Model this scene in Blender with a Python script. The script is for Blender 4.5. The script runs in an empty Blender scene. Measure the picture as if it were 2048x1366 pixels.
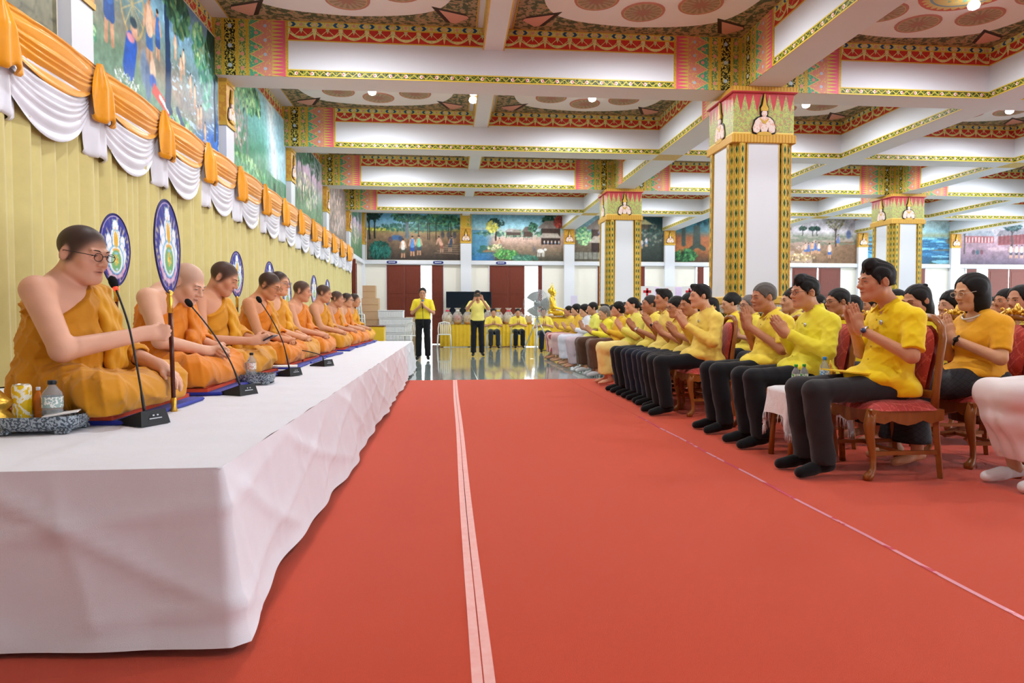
import bpy, math, random
import numpy as np
from mathutils import Matrix, Vector
R_=random.Random(7)
rng=np.random.default_rng(11)
SC=bpy.context.scene
COL=SC.collection
# ---------------------------------------------------------------- camera, light, exposure
cam=bpy.data.objects.new('camera',bpy.data.cameras.new('camera'));COL.objects.link(cam)
cam.data.sensor_width=36.0;cam.data.lens=36.0*1365/2048
cam.location=(0,0,1.0)
cam.rotation_euler=(math.radians(90-2.05),0,math.radians(-5.28))
cam.data.clip_start=.05;cam.data.clip_end=300
cam.data.dof.use_dof=True;cam.data.dof.focus_distance=4.6;cam.data.dof.aperture_fstop=7.0
SC.camera=cam
vs=SC.view_settings
vs.view_transform='Standard';vs.look='None';vs.gamma=1;vs.use_curve_mapping=False
vs.exposure=.26
SC.cycles.use_denoising=True
SC.cycles.max_bounces=5;SC.cycles.diffuse_bounces=3;SC.cycles.glossy_bounces=2;SC.cycles.transmission_bounces=4;SC.cycles.transparent_max_bounces=6
SC.cycles.use_adaptive_sampling=True;SC.cycles.adaptive_threshold=.06;SC.cycles.adaptive_min_samples=12
W=bpy.data.worlds.new('sky');SC.world=W;W.use_nodes=True
bg=W.node_tree.nodes['Background'];bg.inputs[0].default_value=(.88,.95,1,1);bg.inputs[1].default_value=4.5
LAMP_W=170.0
# ---------------------------------------------------------------- colours and node expressions
def lin(h):
    if isinstance(h,(tuple,list)): return tuple(h[:3])
    h=h.lstrip('#');c=[int(h[i:i+2],16)/255 for i in (0,2,4)]
    return tuple(x/12.92 if x<=.04045 else ((x+.055)/1.055)**2.4 for x in c)
TREE=None
class X:
    def __init__(s,v): s.v=v
    def __add__(a,b): return M('ADD',a,b)
    __radd__=__add__
    def __sub__(a,b): return M('SUBTRACT',a,b)
    def __rsub__(a,b): return M('SUBTRACT',b,a)
    def __mul__(a,b): return M('MULTIPLY',a,b)
    __rmul__=__mul__
    def __truediv__(a,b): return M('DIVIDE',a,b)
    def __rtruediv__(a,b): return M('DIVIDE',b,a)
    def __neg__(a): return M('MULTIPLY',a,-1.0)
    def __lt__(a,b): return M('LESS_THAN',a,b)
    def __gt__(a,b): return M('GREATER_THAN',a,b)
def put(inp,v):
    if isinstance(v,X): v=v.v
    if hasattr(v,'is_linked') or hasattr(v,'links'): TREE.links.new(v,inp)
    elif isinstance(v,(tuple,list)): inp.default_value=(*lin(v),1)
    elif isinstance(v,str): inp.default_value=(*lin(v),1)
    else: inp.default_value=v
def M(op,a,b=None,c=None):
    n=TREE.nodes.new('ShaderNodeMath');n.operation=op
    put(n.inputs[0],a)
    if b is not None: put(n.inputs[1],b)
    if c is not None: put(n.inputs[2],c)
    return X(n.outputs[0])
def fr(a): return M('FRACT',a)
def ab(a): return M('ABSOLUTE',a)
def sn(a): return M('SINE',a)
def mn(a,b): return M('MINIMUM',a,b)
def mx(a,b): return M('MAXIMUM',a,b)
def sq(a): return M('SQRT',a)
def band(v,a,b): return M('MULTIPLY',v>a,v<b)
def tri(a): return ab(fr(a)-.5)          # 0 .. .5
def mix(mask,A,B):                          # mask 0 -> A, 1 -> B
    n=TREE.nodes.new('ShaderNodeMix');n.data_type='RGBA'
    put(n.inputs[0],mask);put(n.inputs[6],A);put(n.inputs[7],B)
    return n.outputs[2]
def coords(kind='Object'):
    t=TREE.nodes.new('ShaderNodeTexCoord');s=TREE.nodes.new('ShaderNodeSeparateXYZ')
    TREE.links.new(t.outputs[kind],s.inputs[0])
    return [X(o) for o in s.outputs]
def noise(scale,detail=3,rough=.55,vec=None,dist=0):
    n=TREE.nodes.new('ShaderNodeTexNoise')
    n.inputs['Scale'].default_value=scale;n.inputs['Detail'].default_value=detail
    n.inputs['Roughness'].default_value=rough;n.inputs['Distortion'].default_value=dist
    if vec is None:
        t=TREE.nodes.new('ShaderNodeTexCoord');vec=t.outputs['Object']
    TREE.links.new(vec,n.inputs['Vector'])
    return X(n.outputs[0])
def vec3(x,y,z):
    n=TREE.nodes.new('ShaderNodeCombineXYZ');put(n.inputs[0],x);put(n.inputs[1],y);put(n.inputs[2],z);return n.outputs[0]
MATS={}
def material(name,fn=None,color='#808080',rough=.6,metal=0,bump=None,spec=.4,trans=0,emit=None,alpha=1,sheen=0,coat=0,ior=1.45):
    """fn() -> colour socket; bump=(height fn, strength, distance)"""
    global TREE
    if name in MATS: return MATS[name]
    m=bpy.data.materials.new(name);m.use_nodes=True;TREE=m.node_tree
    b=TREE.nodes['Principled BSDF']
    c=fn() if fn else color
    put(b.inputs['Base Color'],c)
    put(b.inputs['Roughness'],rough() if callable(rough) else rough)
    b.inputs['Metallic'].default_value=metal
    b.inputs['Specular IOR Level'].default_value=spec
    b.inputs['Transmission Weight'].default_value=trans
    b.inputs['IOR'].default_value=ior
    b.inputs['Alpha'].default_value=alpha
    b.inputs['Sheen Weight'].default_value=sheen
    b.inputs['Coat Weight'].default_value=coat
    if emit: put(b.inputs['Emission Color'],emit[0]);b.inputs['Emission Strength'].default_value=emit[1]
    if bump:
        n=TREE.nodes.new('ShaderNodeBump');n.inputs['Strength'].default_value=bump[1];n.inputs['Distance'].default_value=bump[2]
        put(n.inputs['Height'],bump[0]());TREE.links.new(n.outputs[0],b.inputs['Normal'])
    MATS[name]=m;return m
def cloth(hexc,rough=.8,weave=900,var=.12,sheen=.15,fold=0,name=None):
    name=name or 'cloth_'+hexc.strip('#')+('_%d'%fold if fold else '')
    def c():
        n=noise(9,3);dark=tuple(x*(1-var) for x in lin(hexc));lite=tuple(min(1,x*(1+var)) for x in lin(hexc))
        return mix(n,dark,lite)
    def h():
        a=noise(weave,1)*.15
        if fold: a=a+noise(fold,3,.5,None,.6)
        return a
    return material(name,c,rough=rough,sheen=sheen,spec=.25,bump=(h,.5 if fold else .25,.02 if fold else .002))
def wood(hexc,name,rough=.35):
    def c():
        x,y,z=coords();n=noise(5,4,.6,vec3(x*6,y*6,z*.9),.4)
        d=tuple(v*.55 for v in lin(hexc));return mix(n,d,lin(hexc))
    return material(name,c,rough=rough,spec=.45,bump=(lambda:noise(40,2),.1,.003))
def attr_mat(name,rough=.55,spec=.3,bump=None,sheen=0,sss=0):
    def c():
        n=TREE.nodes.new('ShaderNodeAttribute');n.attribute_name='col'
        return n.outputs['Color']
    return material(name,c,rough=rough,spec=spec,bump=bump,sheen=sheen)
# ---------------------------------------------------------------- mesh helpers
def mesh_from(name,V,Fs,mats=(),smooth=False,mi=None,col=None):
    me=bpy.data.meshes.new(name)
    V=np.asarray(V,dtype=np.float32)
    if isinstance(Fs,np.ndarray):
        nf,k=Fs.shape
        me.vertices.add(len(V));me.vertices.foreach_set('co',V.ravel())
        me.loops.add(nf*k);me.loops.foreach_set('vertex_index',Fs.astype(np.int32).ravel())
        me.polygons.add(nf);me.polygons.foreach_set('loop_start',np.arange(0,nf*k,k,dtype=np.int32))
        me.update(calc_edges=True)
    else:
        me.from_pydata([tuple(map(float,v)) for v in V],[],Fs)
    for m in mats: me.materials.append(m)
    n=len(me.polygons)
    if mi is not None: me.polygons.foreach_set('material_index',np.asarray(mi,dtype=np.int32))
    if smooth is True: me.polygons.foreach_set('use_smooth',np.ones(n,dtype=bool))
    elif smooth is not False: me.polygons.foreach_set('use_smooth',np.asarray(smooth,dtype=bool))
    if col is not None:
        a=me.color_attributes.new('col','FLOAT_COLOR','POINT')
        c=np.ones((len(V),4),dtype=np.float32);c[:,:3]=col;a.data.foreach_set('color',c.ravel())
    me.update();return me
class MB:
    """collects shapes, then links ONE mesh object"""
    def __init__(s): s.V=[];s.F=[];s.mi=[];s.sm=[]
    def raw(s,V,Fs,m=0,sm=False):
        o=len(s.V);s.V+= [tuple(map(float,v)) for v in V]
        for f in Fs: s.F.append([i+o for i in f]);s.mi.append(m);s.sm.append(sm)
        return s
    def box(s,x0,x1,y0,y1,z0,z1,m=0,bev=0):
        if bev:
            b=min(bev,(x1-x0)/2.01,(y1-y0)/2.01,(z1-z0)/2.01);V=[]
            for z,i in ((z0,b),(z0+b,0),(z1-b,0),(z1,b)):
                for (x,y) in ((x0+i,y0+b),(x0+b,y0+i),(x1-b,y0+i),(x1-i,y0+b),(x1-i,y1-b),(x1-b,y1-i),(x0+b,y1-i),(x0+i,y1-b)): V.append((x,y,z))
            Fs=[list(range(7,-1,-1)),list(range(24,32))]
            for r in range(3):
                for k in range(8): Fs.append([r*8+k,r*8+(k+1)%8,r*8+8+(k+1)%8,r*8+8+k])
            return s.raw(V,Fs,m)
        V=[(x0,y0,z0),(x1,y0,z0),(x1,y1,z0),(x0,y1,z0),(x0,y0,z1),(x1,y0,z1),(x1,y1,z1),(x0,y1,z1)]
        return s.raw(V,[[3,2,1,0],[4,5,6,7],[0,1,5,4],[1,2,6,5],[2,3,7,6],[3,0,4,7]],m)
    def lathe(s,prof,n=16,c=(0,0,0),m=0,sm=True,axis='z',sx=1,sy=1,cap=True):
        V=[];Fs=[]
        for (r,z) in prof:
            for k in range(n):
                a=2*math.pi*k/n;p=(r*math.cos(a)*sx,r*math.sin(a)*sy,z)
                if axis=='x': p=(p[2],p[0],p[1])
                if axis=='y': p=(p[1],p[2],p[0])
                V.append((p[0]+c[0],p[1]+c[1],p[2]+c[2]))
        for i in range(len(prof)-1):
            for k in range(n): Fs.append([i*n+k,i*n+(k+1)%n,(i+1)*n+(k+1)%n,(i+1)*n+k])
        s.raw(V,Fs,m,sm)
        if cap:
            o=len(s.V)-len(V)
            s.F.append([o+k for k in range(n-1,-1,-1)]);s.mi.append(m);s.sm.append(False)
            o+=(len(prof)-1)*n;s.F.append([o+k for k in range(n)]);s.mi.append(m);s.sm.append(False)
        return s
    def tube(s,P,r,n=8,m=0,sm=True,flat=1.0,cap=True):
        P=[Vector(p) for p in P];L=len(P);rs=r if isinstance(r,(list,tuple)) else [r]*L
        V=[];up=Vector((0,0,1));prev=None
        for i,p in enumerate(P):
            d=(P[min(i+1,L-1)]-P[max(i-1,0)]).normalized()
            if prev is None:
                a=d.cross(up)
                if a.length<1e-3: a=d.cross(Vector((0,1,0)))
                a.normalize()
            else:
                a=(prev-d*prev.dot(d));a.normalize()
            prev=a;b=d.cross(a)
            for k in range(n):
                t=2*math.pi*k/n;V.append(p+a*math.cos(t)*rs[i]+b*math.sin(t)*rs[i]*flat)
        Fs=[[i*n+k,i*n+(k+1)%n,(i+1)*n+(k+1)%n,(i+1)*n+k] for i in range(L-1) for k in range(n)]
        if cap: Fs+= [list(range(n-1,-1,-1)),[(L-1)*n+k for k in range(n)]]
        return s.raw(V,Fs,m,sm)
    def ball(s,c,r,n=10,m=0,R=None):
        rx,ry,rz=(r,r,r) if not isinstance(r,(list,tuple)) else r
        V=[];h=n//2+1
        for i in range(h+1):
            t=math.pi*i/h
            for k in range(n):
                a=2*math.pi*k/n
                v=np.array([rx*math.sin(t)*math.cos(a),ry*math.sin(t)*math.sin(a),rz*math.cos(t)])
                if R is not None: v=R@v
                V.append((v[0]+c[0],v[1]+c[1],v[2]+c[2]))
        Fs=[[(i+1)*n+k,(i+1)*n+(k+1)%n,i*n+(k+1)%n,i*n+k] for i in range(h) for k in range(n)]
        return s.raw(V,Fs,m,True)
    def prism(s,poly,a,b,axis='y',m=0,sm=False):
        """polygon (u,v) extruded between a and b along axis; u,v are the other two axes in order"""
        def P(u,v,w): return {'x':(w,u,v),'y':(u,w,v),'z':(u,v,w)}[axis]
        n=len(poly);V=[P(u,v,a) for u,v in poly]+[P(u,v,b) for u,v in poly]
        Fs=[[k,(k+1)%n,n+(k+1)%n,n+k] for k in range(n)]+[list(range(n-1,-1,-1)),list(range(n,2*n))]
        return s.raw(V,Fs,m,sm)
    def grid(s,fn,nu,nv,m=0,sm=True):
        V=[fn(i/nu,j/nv) for i in range(nu+1) for j in range(nv+1)]
        w=nv+1
        return s.raw(V,[[i*w+j,(i+1)*w+j,(i+1)*w+j+1,i*w+j+1] for i in range(nu) for j in range(nv)],m,sm)
    def mesh(s,name,mats):
        if not isinstance(mats,(list,tuple)): mats=[mats]
        me=mesh_from(name,s.V,s.F,mats,s.sm,s.mi)
        return me
    def build(s,name,mats,parent=None,loc=(0,0,0),rot=(0,0,0)):
        return link(name,s.mesh(name,mats),parent,loc,rot)
def link(name,me,parent=None,loc=(0,0,0),rot=(0,0,0)):
    o=bpy.data.objects.new(name,me);COL.objects.link(o)
    o.location=loc;o.rotation_euler=rot if isinstance(rot,(tuple,list)) else (0,0,rot)
    if parent: o.parent=parent
    return o
def tag(o,label=None,cat=None,group=None,kind=None):
    if label: o['label']=label
    if cat: o['category']=cat
    if group: o['group']=group
    if kind: o['kind']=kind
    return o
def thing(name,label,cat,loc=(0,0,0),rz=0,group=None):
    return tag(link(name,None,None,loc,(0,0,rz)),label,cat,group)
def struct(o,label=None,cat=None): return tag(o,label,cat,None,'structure')
def copy_tree(o,parent=None,loc=None,rz=None):
    c=o.copy();COL.objects.link(c)
    if parent is not None: c.parent=parent
    if loc is not None: c.location=loc
    if rz is not None: c.rotation_euler=(0,0,rz)
    for ch in list(o.children): copy_tree(ch,c)
    return c
# ---------------------------------------------------------------- signed-distance modeller
def nrm(v): v=np.asarray(v,float);return v/np.linalg.norm(v)
def rot(ax,deg):
    return np.array(Matrix.Rotation(math.radians(deg),3,ax))
class SDF:
    def __init__(s,lo,hi,res,fine=()):
        s.ax=[]
        for a in range(3):
            p=lo[a];L=[p]
            while p<hi[a]:
                st=res
                for (fl,fh,fr_) in fine:
                    if fl[a]-st<=p<fh[a]: st=min(st,fr_)
                p+=st;L.append(p)
            s.ax.append(np.array(L,dtype=np.float32))
        s.D=np.full([len(a) for a in s.ax],.3,dtype=np.float32)
    def win(s,lo,hi):
        r=[]
        for a in range(3):
            i=max(0,int(np.searchsorted(s.ax[a],lo[a]))-1);j=min(len(s.ax[a]),int(np.searchsorted(s.ax[a],hi[a]))+1)
            if j<=i: return None
            r.append(slice(i,j))
        return tuple(r)
    def pts(s,w): return s.ax[0][w[0]][:,None,None],s.ax[1][w[1]][None,:,None],s.ax[2][w[2]][None,None,:]
    def put(s,w,d,k,op):
        A=s.D[w]
        if op=='u':
            if k>0:
                h=np.maximum(k-np.abs(A-d),0)/k;s.D[w]=np.minimum(A,d)-h*h*k*.25
            else: s.D[w]=np.minimum(A,d)
        else:
            d=-d
            h=np.maximum(k-np.abs(A-d),0)/max(k,1e-6);s.D[w]=np.maximum(A,d)+h*h*k*.25
    def cap(s,a,b,ra,rb=None,k=.02,op='u',flat=False,sc=None):
        rb=ra if rb is None else rb
        a=np.asarray(a,float);b=np.asarray(b,float);m=max(ra,rb)+k+.02
        w=s.win(np.minimum(a,b)-m,np.maximum(a,b)+m)
        if w is None: return s
        x,y,z=s.pts(w);d=b-a;L2=max(d@d,1e-9)
        t=((x-a[0])*d[0]+(y-a[1])*d[1]+(z-a[2])*d[2])/L2
        tc=np.clip(t,0,1) if not flat else np.clip(t,-.2,1.2)
        q=np.sqrt((x-a[0]-d[0]*tc)**2+(y-a[1]-d[1]*tc)**2+(z-a[2]-d[2]*tc)**2)-(ra+(rb-ra)*tc)
        if flat: q=np.maximum(q,(np.abs(t-.5)-.5)*math.sqrt(L2))
        s.put(w,q.astype(np.float32),k,op);return s
    def ell(s,c,r,R=None,k=.02,op='u'):
        c=np.asarray(c,float);r=np.asarray(r,float);m=(max(r) if R is not None else r)+k+.02
        w=s.win(c-m,c+m)
        if w is None: return s
        x,y,z=s.pts(w);x=x-c[0];y=y-c[1];z=z-c[2]
        if R is not None:
            x,y,z=[R[0,i]*x+R[1,i]*y+R[2,i]*z for i in range(3)]
        k0=np.sqrt((x/r[0])**2+(y/r[1])**2+(z/r[2])**2);k1=np.sqrt((x/r[0]**2)**2+(y/r[1]**2)**2+(z/r[2]**2)**2)
        s.put(w,(k0*(k0-1)/np.maximum(k1,1e-6)).astype(np.float32),k,op);return s
    def rbox(s,c,h,rad=.02,R=None,k=.02,op='u'):
        c=np.asarray(c,float);h=np.asarray(h,float);m=np.linalg.norm(h)+k+.02
        w=s.win(c-m,c+m)
        if w is None: return s
        x,y,z=s.pts(w);x=x-c[0];y=y-c[1];z=z-c[2]
        if R is not None: x,y,z=[R[0,i]*x+R[1,i]*y+R[2,i]*z for i in range(3)]
        q=[np.abs(v)-(h[i]-rad) for i,v in enumerate((x,y,z))]
        d=np.sqrt(sum(np.maximum(v,0)**2 for v in q))+np.minimum(np.maximum(np.maximum(q[0],q[1]),q[2]),0)-rad
        s.put(w,d.astype(np.float32),k,op);return s
    def chain(s,P,r,k=.02,op='u'):
        for i in range(len(P)-1): s.cap(P[i],P[i+1],r[i],r[i+1],k,op)
        return s
    def disp(s,fn,lo=None,hi=None):
        w=s.win(lo,hi) if lo is not None else (slice(None),)*3
        if w is None: return s
        x,y,z=s.pts(w);s.D[w]+=fn(x,y,z).astype(np.float32);return s
    def clip(s,n,p,k=.004):          # keep where n.(q-p) < 0
        n=nrm(n);x,y,z=s.pts((slice(None),)*3)
        d=(n[0]*(x-p[0])+n[1]*(y-p[1])+n[2]*(z-p[2])).astype(np.float32)
        s.D=np.maximum(s.D,d);return s
    def mesh(s):
        D=s.D;N=D<0
        n0,n1,n2=D.shape
        c=np.zeros((n0-1,n1-1,n2-1),dtype=np.uint8)
        for i in (0,1):
            for j in (0,1):
                for k in (0,1): c+=N[i:n0-1+i,j:n1-1+j,k:n2-1+k]
        act=np.argwhere((c>0)&(c<8))
        if not len(act): return np.zeros((0,3)),np.zeros((0,4),int)
        ids=np.full(c.shape,-1,dtype=np.int32);ids[act[:,0],act[:,1],act[:,2]]=np.arange(len(act))
        I,J,K=act.T;P=np.zeros((len(act),3));cnt=np.zeros(len(act))
        G=s.ax
        for axis in range(3):
            o=[a for a in range(3) if a!=axis]
            for p in (0,1):
                for q in (0,1):
                    e0=[I.copy(),J.copy(),K.copy()];e0[o[0]]=e0[o[0]]+p;e0[o[1]]=e0[o[1]]+q
                    e1=[v.copy() for v in e0];e1[axis]=e1[axis]+1
                    d0=D[tuple(e0)];d1=D[tuple(e1)];m=(d0<0)!=(d1<0)
                    t=np.where(m,d0/np.where(m,d0-d1,1),0)
                    for a in range(3):
                        g0=G[a][e0[a]];g1=G[a][e1[a]];P[:,a]+=np.where(m,g0+(g1-g0)*t,0)
                    cnt+=m
        P/=cnt[:,None];Q=[]
        for axis in range(3):
            o=[(axis+1)%3,(axis+2)%3]
            A=[slice(None)]*3;B=[slice(None)]*3;A[axis]=slice(0,-1);B[axis]=slice(1,None)
            for a in o: A[a]=slice(1,-1);B[a]=slice(1,-1)
            a0=N[tuple(A)];b0=N[tuple(B)]
            for sgn,mk in ((1,a0&~b0),(0,~a0&b0)):
                e=np.argwhere(mk)
                if not len(e): continue
                e[:,o[0]]+=1;e[:,o[1]]+=1
                q=[]
                for (p,r) in ((-1,-1),(0,-1),(0,0),(-1,0)):
                    f=e.copy();f[:,o[0]]+=p;f[:,o[1]]+=r;q.append(ids[f[:,0],f[:,1],f[:,2]])
                q=np.stack(q,1)
                Q.append(q if sgn else q[:,::-1])
        Fq=np.concatenate(Q);Fq=Fq[(Fq>=0).all(1)]
        return P.astype(np.float32),Fq
# ---------------------------------------------------------------- painted patterns (node based)
GOLD='#d8b23a';RED='#b8342a';YG='#c9c862';BLUE='#1d5c98';OLIVE='#5d6d2a';TEAL='#5fae90';PINK='#df6f86';CREAM='#f3ead2';DARK='#23291a'
WHITE=material('painted_plaster',lambda:mix(noise(1.3,2),'#dbdee6','#e3e5ec'),rough=.55,spec=.35)
def f_frieze():
    x,y,v=coords();p=.35
    xx=(fr(x/p)-.5)*p;ax=ab(xx);dd=.175-ax
    leaf=noise(55,2)
    c=mix(leaf>.62,'#cc3a2e','#b8302a')
    gold=mix(leaf>.52,'#ece096','#c9d68c')
    c=mix(ab(v-(.046+2.5*xx*xx))<(.021-.07*ax),c,gold)
    c=mix(ab(v-(.128+.9*ab(ax-.0875)-.05))<.006,c,gold)
    c=mix(M('MULTIPLY',dd<(v-.016)*.24,dd<.11-(v-.016)*.55),c,gold)
    c=mix(M('MULTIPLY',ax<(v-.1)*.38,ax<.026),c,'#cfd99a')
    up=v>.186
    c2=mix(leaf>.5,'#e6df8c','#cdd07a')
    c2=mix(M('MULTIPLY',ab(dd-.085+ab(v-.222)*1.0)<.021,ab(v-.222)<.030),c2,BLUE)
    c2=mix((xx*xx+(v-.222)*(v-.222))<.0004,c2,'#e4a79a')
    c2=mix((dd*dd+(v-.222)*(v-.222))<.0003,c2,'#e9c9c4')
    c=mix(up,c,c2)
    g=mx(mx(v<.013,band(v,.172,.188)),v>.254)
    return mix(g,c,'#dfbd45')
FRIEZE=material('garland_frieze_paint',f_frieze,rough=.5)
def f_border():
    x,y,v=coords();leaf=noise(70,2,.6)
    c=mix(leaf>.52,'#31381a','#8f9a35')
    c=mix(ab(v-.05-.02*sn(x*57))<.007,c,'#d3c24f')
    xx=(fr(x/.21)-.5)*.21;x2=(fr(x/.42)-.5)*.42
    r=xx*xx+(v-.05)*(v-.05)
    c=mix(r<.00062,c,mix(ab(x2)<.1,'#efe3d4','#e7a39b'));c=mix(r<.00008,c,'#cc5a60')
    return mix(mx(v<.016,v>.086),c,'#dfc043')
BORDER=material('flower_border_paint',f_border,rough=.5)
def f_end():
    x,y,v=coords();leaf=noise(48,2,.6);fine=noise(90,2)
    gold=mix(fine>.55,'#d9b640','#b98a2a')
    c=gold
    def fl(xc,per,rr,col,cc):
        z=(fr(v/per)-.5)*per;r=(x-xc)*(x-xc)+z*z
        return mix(r<rr*rr,cc,col)
    gA=mix(leaf>.52,'#6d8c4e','#cdb965');gA=fl(.09,.19,.026,'#e39a86',gA)
    c=mix(band(x,.05,.13),c,gA)
    bs=mix(leaf>.53,'#1b2012','#d8c75a');bs=fl(.24,.26,.028,'#bcd0dc',bs)
    c=mix(band(x,.17,.31),c,bs)
    gB=mix(leaf>.5,'#5f8c56','#cfbd62');gB=fl(.40,.19,.026,'#e39a86',gB)
    c=mix(band(x,.355,.445),c,gB)
    zz=tri(v/.19);z2=tri(v/.19+.5)
    lo=mix((x-.5)<zz*.36,'#d98f7c','#55a886');lo=mix(ab((x-.5)-zz*.36)<.008,lo,'#e2cf62')
    lo=mix(leaf>.6,lo,'#ddc85e')
    r=(x-.70)*(x-.70)+(zz*.19)*(zz*.19);lo=mix(r<.0005,lo,'#b4c9dd')
    r=(x-.58)*(x-.58)+(z2*.19)*(z2*.19);lo=mix(r<.0006,lo,'#e58d84')
    c=mix(band(x,.49,.79),c,lo)
    sp=mix((x-.79)/.17>tri(v/.05)*2,'#dd5a72','#e6c39a')
    sp=mix((x-.79)/.17<tri(v/.05)*2-.1,sp,'#d9bb62')
    sp=mix((x-.79)/.17>tri(v/.05)*2,sp,'#dd6078')
    return mix(band(x,.79,.965),c,sp)
ENDP=material('bracket_panel_paint',f_end,rough=.5)
def f_strip():
    x,y,z=coords()
    u=mix_f(ab(x)>.0445,x,y);au=ab(u);zz=(fr(z/.15)-.5)*.15
    d=au/.019+ab(zz)/.062
    c=mix(noise(60,2)>.56,'#d0a136','#e0bb55')
    c=mix(d<2.0,c,'#8f9c3c');c=mix(d<1.7,c,'#d8be50');c=mix(d<1.05,c,'#1f5238')
    c=mix(band(au,.031,.037),c,'#b4502c')
    return c
def mix_f(m,a,b): return a+(b-a)*m
STRIP=material('lozenge_strip_paint',f_strip,rough=.5)
def f_cap():
    x,y,z=coords();n=noise(30,3,.6,None,1.0);u=x+y
    c=mix(n>.5,'#b9c06a','#7fa06a');c=mix(band(n,.56,.62),c,'#d88a6a')
    c=mix(z>.44+ab(tri(u/.13))*.5,c,'#c94a52')
    c=mix(mx(z<.14,z>.72),c,'#d9ab45')
    c=mix(M('MULTIPLY',mx(z<.13,z>.73),tri(u/.05)<.12),c,'#b97a34')
    return mix(band(z,.135,.155),c,'#e8cd70')
CAPM=material('capital_paint',f_cap,rough=.5)
def f_panel():
    x,y,z=coords();X_=1.66-ab(x);Y_=1.66-ab(y)
    leaf=noise(11,4,.65,None,.8)
    sc=mix(leaf>.5,'#525a42','#a39a70');sc=mix(band(leaf,.565,.62),sc,'#c08c74')
    c=mix(noise(2,2),'#e8e6e8','#f0eeee')
    c=mix((X_-.12)*(Y_-.12)<.17,c,sc)
    c=mix(mn(X_,Y_)<.14,c,mix(noise(14,3)>.5,'#5e6044','#ac9470'))
    c=mix(mn(X_,Y_)<.02,c,'#cfa94a')
    d=(X_+Y_)*.7071;e=ab(X_-Y_)*.7071
    w=M('MULTIPLY',e<.17-ab(d-.5)*.22,e>-1.0)
    c=mix(M('MULTIPLY',band(d,.30,.86),e<.19-ab(d-.42)*.42),c,'#3a2c26')
    c=mix(M('MULTIPLY',band(d,.30,.74),e<.155-ab(d-.36)*.42),c,'#d9a08e')
    return c
PANEL=material('ceiling_panel_paint',f_panel,rough=.6)
def f_med():
    x,y,z=coords();r=sq(x*x+y*y);a=M('ARCTAN2',y,x)
    c=mix(sn(a*16)*.03+noise(40,2)*.1>.05,'#b59a80','#9c8566')
    c=mix(r>.25,c,'#bd8070');c=mix(sn(a*8)*.03+r<.1,c,'#a87866')
    return mix(band(r,.238,.248),c,'#c9b078')
MEDM=material('medallion_paint',f_med,rough=.6)
def f_med2():
    x,y,z=coords();r=sq(x*x+y*y);a=M('ARCTAN2',y,x)
    c=mix(noise(9,3)>.5,'#d9b65a','#7fae94')
    c=mix(r>.3+sn(a*12)*.03,c,'#d8c27a');c=mix(r>.46+ab(sn(a*16))*.06,c,'#c8634e');c=mix(band(r,.40,.43),c,'#7f9fb0')
    return c
MEDL=material('rosette_paint',f_med2,rough=.6)
BLACK=material('black_outline',None,'#1a1614',rough=.5)
IVORY=material('ivory_relief',lambda:mix(noise(30,2)>.55,'#ecd8d0','#e3b7a6'),rough=.55)
GOLDP=material('gold_paint',lambda:mix(noise(25,2),'#c99a35','#e2bd58'),rough=.45)
GILD=material('gilding',lambda:mix(noise(30,2),'#c8912a','#f0c75a'),rough=.28,metal=.75,bump=(lambda:noise(60,3),.35,.006))
# ---------------------------------------------------------------- room
BAY=3.85;YG_=[6.0+BAY*k for k in range(5)];YB=25.25;XW=-3.15
CXS=[4.45,12.1,19.8];CYS=[9.85,17.55]
ZB,ZC=4.25,5.0
fl=struct(MB().box(-3.4,24,-18,25.6,-.15,-.012).build('floor',material('floor_screed',None,'#7d8a86',rough=.4)))
def f_tile():
    n=noise(2.2,5,.62,None,1.2);g=mix(n,'#74837f','#a9b5b1');return mix(band(noise(5,4,.6,None,2.0),.49,.51),g,'#cfd6d2')
TILE=material('polished_stone',f_tile,rough=.07,spec=.6,coat=.2)
tm=MB().box(-.299,.299,-.299,.299,-.012,0,bev=.002).mesh('tile',[TILE])
rest=MB();nt=0
for j in range(25):
    for i in range(44):
        x=-2.85+.6*i;y=11.1+.6*j-.0
        if y>25.2: continue
        if -1.2<x<4.0:
            link('tile',tm,fl,(x,y,0))
        elif x<12: rest.box(x-.299,x+.299,y-.299,y+.299,-.012,0)
tag(rest.build('tile_field',TILE,fl),kind='stuff')
# carpet
def f_carpet():
    n=noise(3,3);c=mix(n,'#c8421f','#d14a24');return mix(noise(420,1),c,'#be3816')
CARPET=material('red_felt',f_carpet,rough=.95,spec=.1,sheen=.2,bump=(lambda:noise(500,2),.4,.004))
cp=thing('carpet','red felt carpet laid in long strips between the platform and the seated rows','carpet')
for a,b in ((-3.0,.085),(.085,1.89),(1.89,3.70),(3.70,5.5),(5.5,7.3),(7.3,9.1),(9.1,10.9),(10.9,12.7)):
    MB().box(a+.002,b-.002,-12,10.82,-.012,.006).build('carpet_strip',CARPET,cp)
TAPE=material('pink_tape',lambda:mix(noise(25,3),'#e8938a','#f2c2bb'),rough=.4)
def tape(x,y0,y1,w,label):
    m=MB()
    def fn(u,v):
        y=y0+(y1-y0)*u;return (x+(v-.5)*w+.003*math.sin(y*1.3),y,.0075+.0015*math.sin(y*9+v*3))
    m.grid(fn,60,3);o=m.build('floor_tape',TAPE);tag(o,label,'tape')
tape(.072,-3,10.8,.03,'pale pink tape along the carpet seam left of the two, its left strip')
tape(.106,-3,10.8,.03,'pale pink tape along the carpet seam left of the two, its right strip')
TAPE2=material('clear_tape',lambda:mix(noise(5,3)>.5,'#d2556a','#e49aa8'),rough=.25)
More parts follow.
